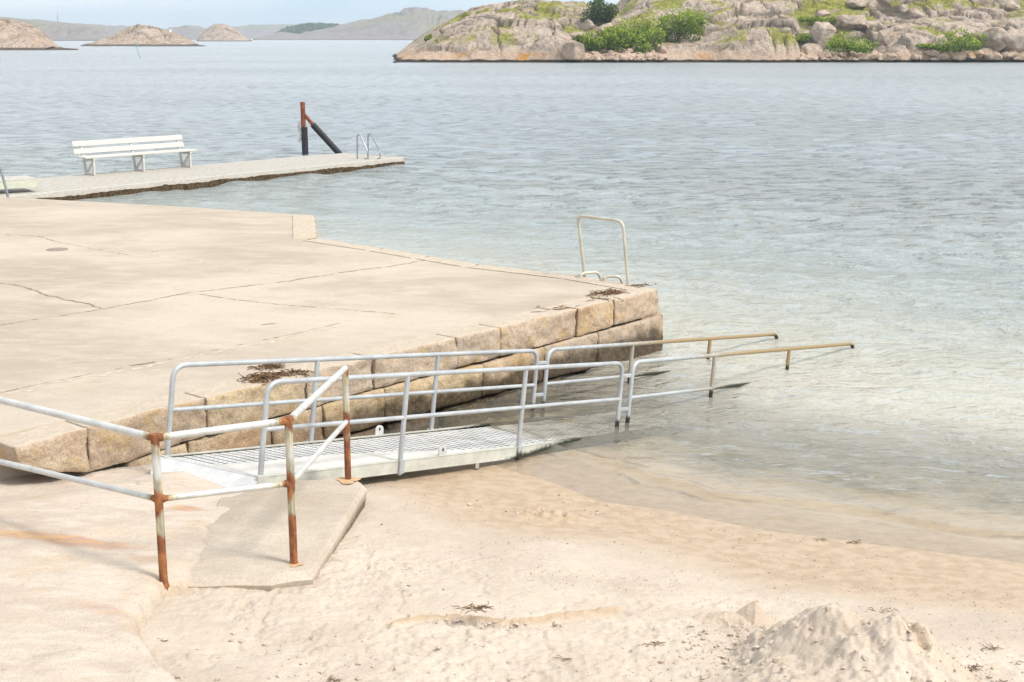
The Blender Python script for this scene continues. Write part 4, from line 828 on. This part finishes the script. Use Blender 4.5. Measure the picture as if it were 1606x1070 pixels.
def shrub(px, py, w, h, lab, mat, seed, cat='bush', n_=1500, leaf=.2, y=None, d=None, group='bushes on the island'):
    p = ihit(px, py); s_ = p.y / FPX; W_, H_ = w * s_ * 1.2, h * s_ * 1.2
    t = empty('shrub' if cat == 'bush' else 'tree', p - Vector((0, 0, .3)), lab, cat, group)
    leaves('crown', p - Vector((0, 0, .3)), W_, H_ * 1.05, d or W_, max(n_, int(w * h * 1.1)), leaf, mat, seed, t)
    m = MB(); r = random.Random(seed)
    for k in range(5 if cat == 'bush' else 4):
        a = r.uniform(0, 6.28); m.tube([p - Vector((0, 0, .5)), p + Vector((math.cos(a) * W_ * .12, math.sin(a) * W_ * .12, H_ * .35)), p + Vector((math.cos(a) * W_ * .28, math.sin(a) * W_ * .28, H_ * .75))], lambda t_: .09 * (1 - t_ * .8), 6)
    m.build('trunk', M['bark'], t)
shrub(944, 36, 42, 34, 'dark upright tree standing alone against the sky on the saddle', M['leafd'], 1, 'tree', 2600, .2, group=None)
for k, (a, b, w, h, lab, mt) in enumerate([
  (925, 81, 46, 30, 'lowest green bush right behind the largest pale boulder', 'leaf'), (955, 82, 50, 33, 'rounded green bush above the middle of the cove rubble', 'leaf'), (985, 80, 46, 30, 'green bush left of the pale grey-leaved bush, near the rubble', 'leaf'), (1000, 66, 60, 30, 'bright yellow-green bush in the upper middle of the thicket', 'leaf'),
  (970, 70, 44, 24, 'yellow-green bush higher up in the left of the thicket', 'leaf'), (1020, 80, 46, 30, 'green bush at the lower right of the thicket', 'leaf'), (1062, 64, 78, 48, 'tallest widest green bush at the right of the thicket', 'leaf'), (1036, 66, 30, 26, 'pale grey-leaved bush in front of the tallest bush', 'leafp'), (1085, 48, 36, 24, 'upper right bush beside the bare rock', 'leaf'),
  (903, 70, 26, 16, 'small bush behind the left shoulder of the pale boulder', 'leafd'), (1336, 84, 72, 26, 'dense bright green bush above the pink rubble', 'leaf'), (1310, 76, 30, 18, 'small green bush left of the dense bright one', 'leaf'), (1505, 82, 66, 26, 'spreading dark green bush on the right shore', 'leaf'), (1462, 76, 46, 8, 'low creeping bush left of the right shore bush', 'leaf'),
  (1292, 36, 56, 10, 'low yellow-green shrub mat high on the right slope', 'leaf'), (1254, 70, 34, 9, 'small yellow-green tuft on the ledge of the lichen rock', 'leaf'), (672, 62, 14, 8, 'tiny bush on the left slope of the island dome', 'leaf'), (1400, 90, 20, 6, 'tiny green tuft near the waterline stones', 'leaf')]):
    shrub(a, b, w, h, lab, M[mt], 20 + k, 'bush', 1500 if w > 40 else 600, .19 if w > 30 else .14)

# ------------------------------------------------------------------ far islands and ridges
def far(name, Yc, D, pts, col_mat, nx=240, ny=90, det=3., grassy=-.1):
    a = YP(pts[0][0], 60, Yc).x; b = YP(pts[-1][0], 60, Yc).x; return island(name, [(Yc, D, D * 1.5, pts, 1.8)], a - D * .2, b + D * .2, nx, Yc - D * 1.15, Yc + D * 1.6, ny, det, col_mat, 'structure', grassy, 0.3)
m_warm = m_island('far_rock_warm', 1, .45, near=False); m_grey = m_island('far_rock_grey', 1, .3, near=False, grey=True)
far('left_skerry', 430, 40, [(-160, 60), (-80, 40), (0, 35), (25, 39), (50, 47), (70, 57), (84, 66), (93, 74), (100, 78)], m_warm, 360, 150, 2.3, -.25)
far('left_skerry', 408, 18, [(-160, 74), (0, 70), (60, 72.5), (90, 75), (118, 77), (124, 78.5)], m_warm, 260, 80, 1.3, -.5)
lh_ = far('lighthouse_islet', 620, 60, [(126, 72.5), (150, 66), (175, 60), (200, 53), (214, 46), (228, 46), (250, 51), (275, 55), (295, 62), (305, 70), (312, 73)], m_warm, 360, 140, 2.5, -.1)
far('lighthouse_islet', 570, 24, [(132, 75), (150, 71), (170, 72), (200, 73.5), (250, 68), (300, 70), (322, 72)], m_warm, 220, 60, 1.0, -.5)
far('round_skerry', 1250, 110, [(308, 65), (316, 54), (325, 46), (338, 38), (348, 38.5), (360, 43), (372, 51), (382, 59), (392, 64)], m_warm, 240, 100, 4.6, -.1)
far('hills', 1500, 160, [(-200, 40), (0, 34), (30, 36), (60, 38), (75, 42), (95, 40), (130, 41), (160, 48), (180, 56), (205, 62)], m_grey, 240, 70, 4.5, 0)
far('hills', 2100, 260, [(-200, 30), (0, 31), (60, 33), (100, 37), (140, 39), (190, 44), (230, 50), (260, 50), (290, 43), (310, 44), (330, 52)], m_grey, 240, 70, 6, .1)
far('hills', 1900, 220, [(385, 64), (410, 58), (440, 52), (470, 55), (500, 48), (540, 40), (580, 33), (620, 24), (650, 19), (690, 21), (740, 24), (800, 30), (900, 40)], m_grey, 300, 80, 5, 0)
far('hills', 1750, 90, [(425, 64), (450, 59), (490, 60), (530, 53), (580, 50), (640, 55), (760, 58)], m_grey, 240, 60, 4, -.1)
far('hills', 3300, 300, [(290, 52), (340, 45), (400, 40), (460, 42), (520, 46), (600, 50)], m_grey, 160, 60, 8, .2)

lp = YP(267, 53, 640); L0 = empty('lighthouse', lp - Vector((0, 0, 1)), 'tiny white lighthouse on top of the orange-rock islet', 'lighthouse')
s_ = 1.35 * 640 / FPX; m = MB(); m.tube([lp - Vector((0, 0, 1)), lp + UZ * 4.6 * s_ * 1.2], lambda t_: (1.9 - .5 * t_) * s_, 16); m.build('tower', M['white2'], L0)
m = MB(); m.tube([lp + UZ * 5.1 * s_, lp + UZ * 6.4 * s_, lp + UZ * 7.4 * s_], lambda t_: (1.0 if t_ < .6 else .25) * s_, 12); m.build('lantern', M['iron'], L0)
m = MB(); m.tube([lp + UZ * 5.0 * s_, lp + UZ * 5.3 * s_], 1.8 * s_, 14); m.build('gallery', M['iron'], L0)
hp = YP(395, 61.5, 1500); s_ = 1500 / FPX; h0 = empty('beacon_hut', hp - UZ * 2, 'speck of a white hut at the foot of the far hills', 'hut'); m = MB(); m.box(hp, (2.2 * s_, 2 * s_, 3 * s_)); m.build('wall', M['white2'], h0)
m = MB(); w_ = 1.4 * s_; t_ = hp + UZ * 1.5 * s_; m.add([t_ + Vector((-w_, -w_, 0)), t_ + Vector((w_, -w_, 0)), t_ + Vector((w_, w_, 0)), t_ + Vector((-w_, w_, 0)), t_ + Vector((0, -w_, w_)), t_ + Vector((0, w_, w_))], [(0, 1, 4), (2, 3, 5), (0, 4, 5, 3), (1, 2, 5, 4), (0, 3, 2, 1)]); m.build('roof', M['iron'], h0)
s_ = 2000 / FPX; ap, at_ = YP(90.5, 38, 2000), YP(90, 18, 2000); tw = empty('radio_mast', ap, 'faint thin radio mast on the far left ridge', 'mast'); m = MB()
for k in range(3):
    a = k * 2.094; m.tube([ap + Vector((1.2 * math.cos(a), 1.2 * math.sin(a), -6)), Vector((at_.x, at_.y, at_.z))], .16, 5)
for k in range(10):
    t_ = k / 10; c = ap.lerp(at_, t_); r_ = 1.2 * (1 - t_); m.tube([c + Vector((r_ * math.cos(a), r_ * math.sin(a), 0)) for a in (0, 2.094, 4.188, 6.283)], .1, 4)
m.build('lattice', M['steel'], tw)
gm = P(221, 92, 0); gt = YP(213.5, 71, gm.y); mk = empty('spar_buoy', gm, 'thin leaning green spar buoy in front of the lighthouse islet', 'buoy'); m = MB(); m.tube([gm - UZ * .5, gt], .06, 10); m.tube([gt, gt + (gt - gm).normalized() * .35], .10, 10); m.build('spar', M['green'], mk)
# wood on the far hill
random.seed(5); m = MB(); r = np.random.default_rng(3)
vs = []; at = []
for i in range(1500):
    px = r.uniform(430, 535); topy = np.interp(px, [430, 450, 480, 500, 535], [56, 45, 39, 38.5, 41]); py = topy + (62 - topy) * r.uniform(0, 1)**1.3; c_ = YP(px, py, 1990 + r.uniform(0, 60) - 100 * (py - topy) / 20)
    s_ = r.uniform(1.6, 3.2); 
    for k in range(3):
        u = r.normal(size=3); u /= np.linalg.norm(u); v = np.cross(u, r.normal(size=3)); v /= np.linalg.norm(v)
        for a, b in ((-1, -1), (1, -1), (1, 1), (-1, 1)): vs.append(np.array(c_) + (u * a + v * b) * s_)
        at += [r.uniform(0, 1)] * 4
m.add(vs, [(4 * i, 4 * i + 1, 4 * i + 2, 4 * i + 3) for i in range(len(vs) // 4)], at); o = m.build('woods', M['leafd'], None, 'tint'); tag(o, 'dark strip of woodland on the distant hill', 'woodland', kind='stuff')

# ------------------------------------------------------------------ small things on the quay and the beach
def weed(name, c, rx_, ry_, rot, n_, lab, h=.03, ln=.14, w=.008, cat='seaweed', mat='weed'):
    t = MB(); r = random.Random(n_ + int(c.x * 100)); ca, sa = math.cos(rot), math.sin(rot)
    for i in range(n_):
        a = r.uniform(0, 6.28); q = r.random()**.6; x, y = rx_ * q * math.cos(a), ry_ * q * math.sin(a); p = Vector((c.x + x * ca - y * sa, c.y + x * sa + y * ca, c.z + r.uniform(.002, h) * (1 - q * .6))); d = r.uniform(0, 6.28) if r.random() < .5 else rot + r.gauss(0, .5); pts = [p]
        for k in range(4): d += r.gauss(0, .7); p = p + Vector((math.cos(d), math.sin(d), 0)) * ln / 4; p.z = max(c.z + .002, p.z + r.uniform(-.35, .3) * h); pts.append(p.copy())
        t.tube(pts, lambda t_: w * (.6 + .4 * math.sin(t_ * 3)) * .5, 4, cap=False)
    return tag(t.build(name, M[mat], None), lab, cat)
weed('seaweed_clump', P(408, 596, QZ), .17, .14, .7, 170, 'largest dark clump of dry seaweed on the quay edge behind the ramp rails', .05, .09)
weed('seaweed_clump', P(450, 588, QZ), .24, .07, .35, 110, 'long brown tail of dry seaweed right of the largest clump', .04, .09)
weed('seaweed_clump', P(422, 577, QZ), .13, .07, .2, 50, 'small dark seaweed tuft just behind the largest clump', .04, .12)
weed('seaweed_clump', P(950, 461, QZ), .16, .08, .5, 90, 'dark red-brown seaweed clump beside the ladder on the quay corner', .04, .16)
weed('seaweed_strand', P(948, 469, QZ), .22, .03, .3, 10, 'thin strands of seaweed on the coping just below the red-brown clump', .03, .25)
weed('seaweed_strand', P(880, 485, QZ), .2, .04, .45, 8, 'thin pale stalks lying on the quay edge left of the corner block', .03, .3)
weed('seaweed_strand', P(1000, 449, QZ), .25, .05, .3, 18, 'rusty weed and wire at the foot of the ladder hoop', .03, .16)
weed('seaweed_strand', P(738, 955, .53), .10, .03, .1, 30, 'little dark seaweed tangle by the ridge drawn across the sand', .02, .07, .005)
for k, (px, py, z, rx_, n_, lab) in enumerate([(1520, 1018, .5, .10, 26, 'dark seaweed tangle right of the sand pile'), (1555, 982, .47, .08, 14, 'small seaweed scrap near the right frame edge'), (1385, 924, .4, .14, 14, 'thin line of seaweed on the damp sand behind the pile'), (1450, 971, .43, .2, 10, 'long thin stalk on the sand behind the sand pile'), (1285, 847, .02, .05, 8, 'left dark weed scrap at the edge of the swash'), (1338, 850, .02, .09, 14, 'right dark weed scrap at the edge of the swash'), (1025, 985, .53, .06, 12, 'small weed scrap on the trodden sand left of the sand pile'), (880, 1008, .55, .04, 6, 'short twig on the trodden sand near the bottom centre'), (520, 1040, .6, .05, 12, 'reddish weed scrap near the bottom left sand'), (450, 582, .75, .03, 4, None)][:9]):
    p = P(px, py, z); p = Vector((p.x, p.y, max(sandz(p.x, p.y), .0) + .004)); weed('seaweed_strand', p, rx_ * .7, .022, .3, n_, lab, .010, .05, .004)
# crumbs and pebbles scattered over the sand: uncountable
m = MB(); r = np.random.default_rng(9); cnt = 0
while cnt < 2000:
    x, y = r.uniform(-2.2, 4.6), r.uniform(5.5, 10.8); s_ = float(shore_sd(np.array([x]), np.array([y]))[0])
    if s_ < .05 or (x < -1.0 and y < 9.4 and x < -1.2): continue
    if r.random() > .12 + .88 * float(ss(.05, .35, fbm(np.array([x * 1.6]), np.array([y * 2.2]), o=3, s=901))[0]): continue
    z = sandz(x, y); q = r.uniform(.0015, .0048) * (1.9 if r.random() < .05 else 1); a = r.uniform(0, 6.28); d = Vector((math.cos(a), math.sin(a), 0)) * q * r.uniform(1, 2.2); e = Vector((-math.sin(a), math.cos(a), 0)) * q * .7; c = Vector((x, y, z + .001))
    m.add([c + d, c + e, c - d, c - e, c + UZ * q * .9], [(0, 1, 4), (1, 2, 4), (2, 3, 4), (3, 0, 4)]); cnt += 1
tag(m.build('beach_crumbs', m_plain('dark_crumbs', (.20, .15, .10), .9, .5, 60), None), 'scattered dark pebbles and weed crumbs on the sand', 'debris', kind='stuff')
# clods along the trampled sand
m = MB()
# sand pile
pk = P(1340, 1010, .62); px_, py2 = np.meshgrid(np.arange(.9, 3.2, .009), np.arange(5.0, 7.9, .009)); base = prof(shore_sd(px_, py2)) + sand_extra(px_, py2, shore_sd(px_, py2))
def gs(c, a, b, rot=0., p=2.):
    ca, sa = math.cos(rot), math.sin(rot); u = ((px_ - c.x) * ca + (py2 - c.y) * sa) / a; v = (-(px_ - c.x) * sa + (py2 - c.y) * ca) / b; return np.exp(-(np.hypot(u, v)**p))
c1, c2, c3, c4 = P(1255, 985, .62), P(1370, 1000, .66), P(1330, 1075, .62), P(1440, 1050, .6)
pile = .18 * gs(c1, .28, .26, 0, 3) + .20 * gs(c2, .40, .26, -.5, 3) + .22 * gs(c3, .62, .46, 0, 3) + .12 * gs(c4, .36, .3)
f1, f2, cid = voro(px_ * 11 + .6 * vn(px_ * 9, py2 * 9, s=3), py2 * 11, s=950); rough_ = fbm(px_ * 6, py2 * 6, o=5, s=951, g=.6)
clod = ss(-.1, .25, fbm(px_ * 1.8, py2 * 1.8, o=3, s=955) + .1); pm = ss(.01, .07, pile)
h = pile * (1 + .18 * rough_) + pm * (.045 * clod * (cid - .35) * ss(.0, .10, f2 - f1) + .018 * rough_ + .022 * fbm(px_ * 9 + .6 * rough_, py2 * 9, o=6, s=957, ridge=True, g=.66) * (.35 + .65 * clod))
gd, gt_ = polyline_d(px_, py2, [P(*q, .68) for q in [(1375, 985), (1395, 1003), (1420, 1015), (1445, 1030)]]); h -= .075 * np.exp(-(gd / .04)**2) * pm
me = grid_mesh('sand_pile', px_, py2, base + h - .012 + .0 * h, keep=pile > .012, attrs={'wet': np.clip(.1 + .7 * np.exp(-(gd / .05)**2), 0, 1)}); o = link('sand_pile', me, M['sand']); tag(o, 'big lumpy heap of dug-up pale sand at the bottom right', 'sand pile')
cz = P(1186, 934, .5); gx_, gy_ = np.meshgrid(np.arange(-.4, .22, .006), np.arange(-.2, .2, .006)); d = np.hypot(gx_ * 1.0, gy_ * 1.1); hh = .115 * np.clip(1 - (np.abs(gx_ - gy_ * .2) + np.abs(gy_)) / .12, 0, 1)**.85 + .05 * np.exp(-((gx_ + .13) / .13)**2 - (gy_ / .09)**2) + .006 * fbm(gx_ * 30, gy_ * 30, o=3, s=961)
bx, by = gx_ + cz.x, gy_ + cz.y; ed = ss(.20, .14, np.hypot(gx_ * .55 + .05, gy_)); me = grid_mesh('sand_cone', bx, by, prof(shore_sd(bx, by)) + sand_extra(bx, by, shore_sd(bx, by)) + hh - .02 + .022 * ed, keep=ed > .02, attrs={'wet': .3 + 0 * bx}); o = link('sand_cone', me, M['sand']); tag(o, 'small pointed cone of sand left of the big sand heap', 'sand cone')

# ------------------------------------------------------------------ sea haze
HAZE = True
if HAZE:
    m = MB(); m.box((0, 2600, 37), (6400, 6400, 126)); hz_ = bpy.data.materials.new('haze'); hz_.use_nodes = True; t = hz_.node_tree; t.nodes.clear()
    pv = t.nodes.new('ShaderNodeVolumePrincipled'); pv.inputs['Density'].default_value = .00026; pv.inputs['Color'].default_value = (.76, .88, 1, 1); ou = t.nodes.new('ShaderNodeOutputMaterial'); t.links.new(pv.outputs[0], ou.inputs['Volume'])
    tag(m.build('haze', hz_), kind='stuff')

# clods of dug sand round the heap and on the trodden beach: uncountable
m = MB(); r = np.random.default_rng(19); cnt = 0
bm = bmesh.new(); bmesh.ops.create_icosphere(bm, subdivisions=1, radius=1); iv = np.array([v.co for v in bm.verts]); jf = [tuple(v.index for v in f.verts) for f in bm.faces]; bm.free()
cl_ = [(P(1130, 1010, .5), .22, .22, 200), (P(1440, 1060, .6), .32, .26, 150), (P(1530, 1040, .5), .25, .25, 120), (P(1180, 970, .52), .22, .14, 140), (P(400, 1020, .58), .55, .30, 80), (P(700, 1030, .58), .8, .3, 70), (P(1300, 950, .6), .3, .15, 90), (P(862, 797, .13), .16, .06, 110), (P(740, 957, .5), .25, .04, 60)]
for c, ax, ay, n_ in cl_:
    for i in range(n_):
        x, y = c.x + r.normal() * ax, c.y + r.normal() * ay
        if y < 5.3 or poly_sd(np.array([x]), np.array([y]), RP)[0] > -.05: continue
        q = .005 + .018 * r.random()**3.6; z = sandz(x, y)
        pi_, pj = int(round((x - px_[0, 0]) / .009)), int(round((y - py2[0, 0]) / .009))
        if 0 <= pi_ < px_.shape[1] and 0 <= pj < px_.shape[0] and pile[pj, pi_] > .012: z = float((base + h)[pj, pi_]) - .012
        a = r.uniform(0, 6.28); co = iv * (1 + .35 * r.normal(size=(len(iv), 1))) * np.array([1, .8, .6]) * q; co = np.stack([co[:, 0] * math.cos(a) - co[:, 1] * math.sin(a) + x, co[:, 0] * math.sin(a) + co[:, 1] * math.cos(a) + y, co[:, 2] + z + q * .3], -1)
        wv = float(r.random() < .3) * .35; m.add(co.tolist(), jf, [wv] * len(iv))
tag(m.build('sand_clods', M['sand'], None, 'wet'), 'crumbly sand clods scattered round the heap and over the trodden sand', 'sand clods', kind='stuff')
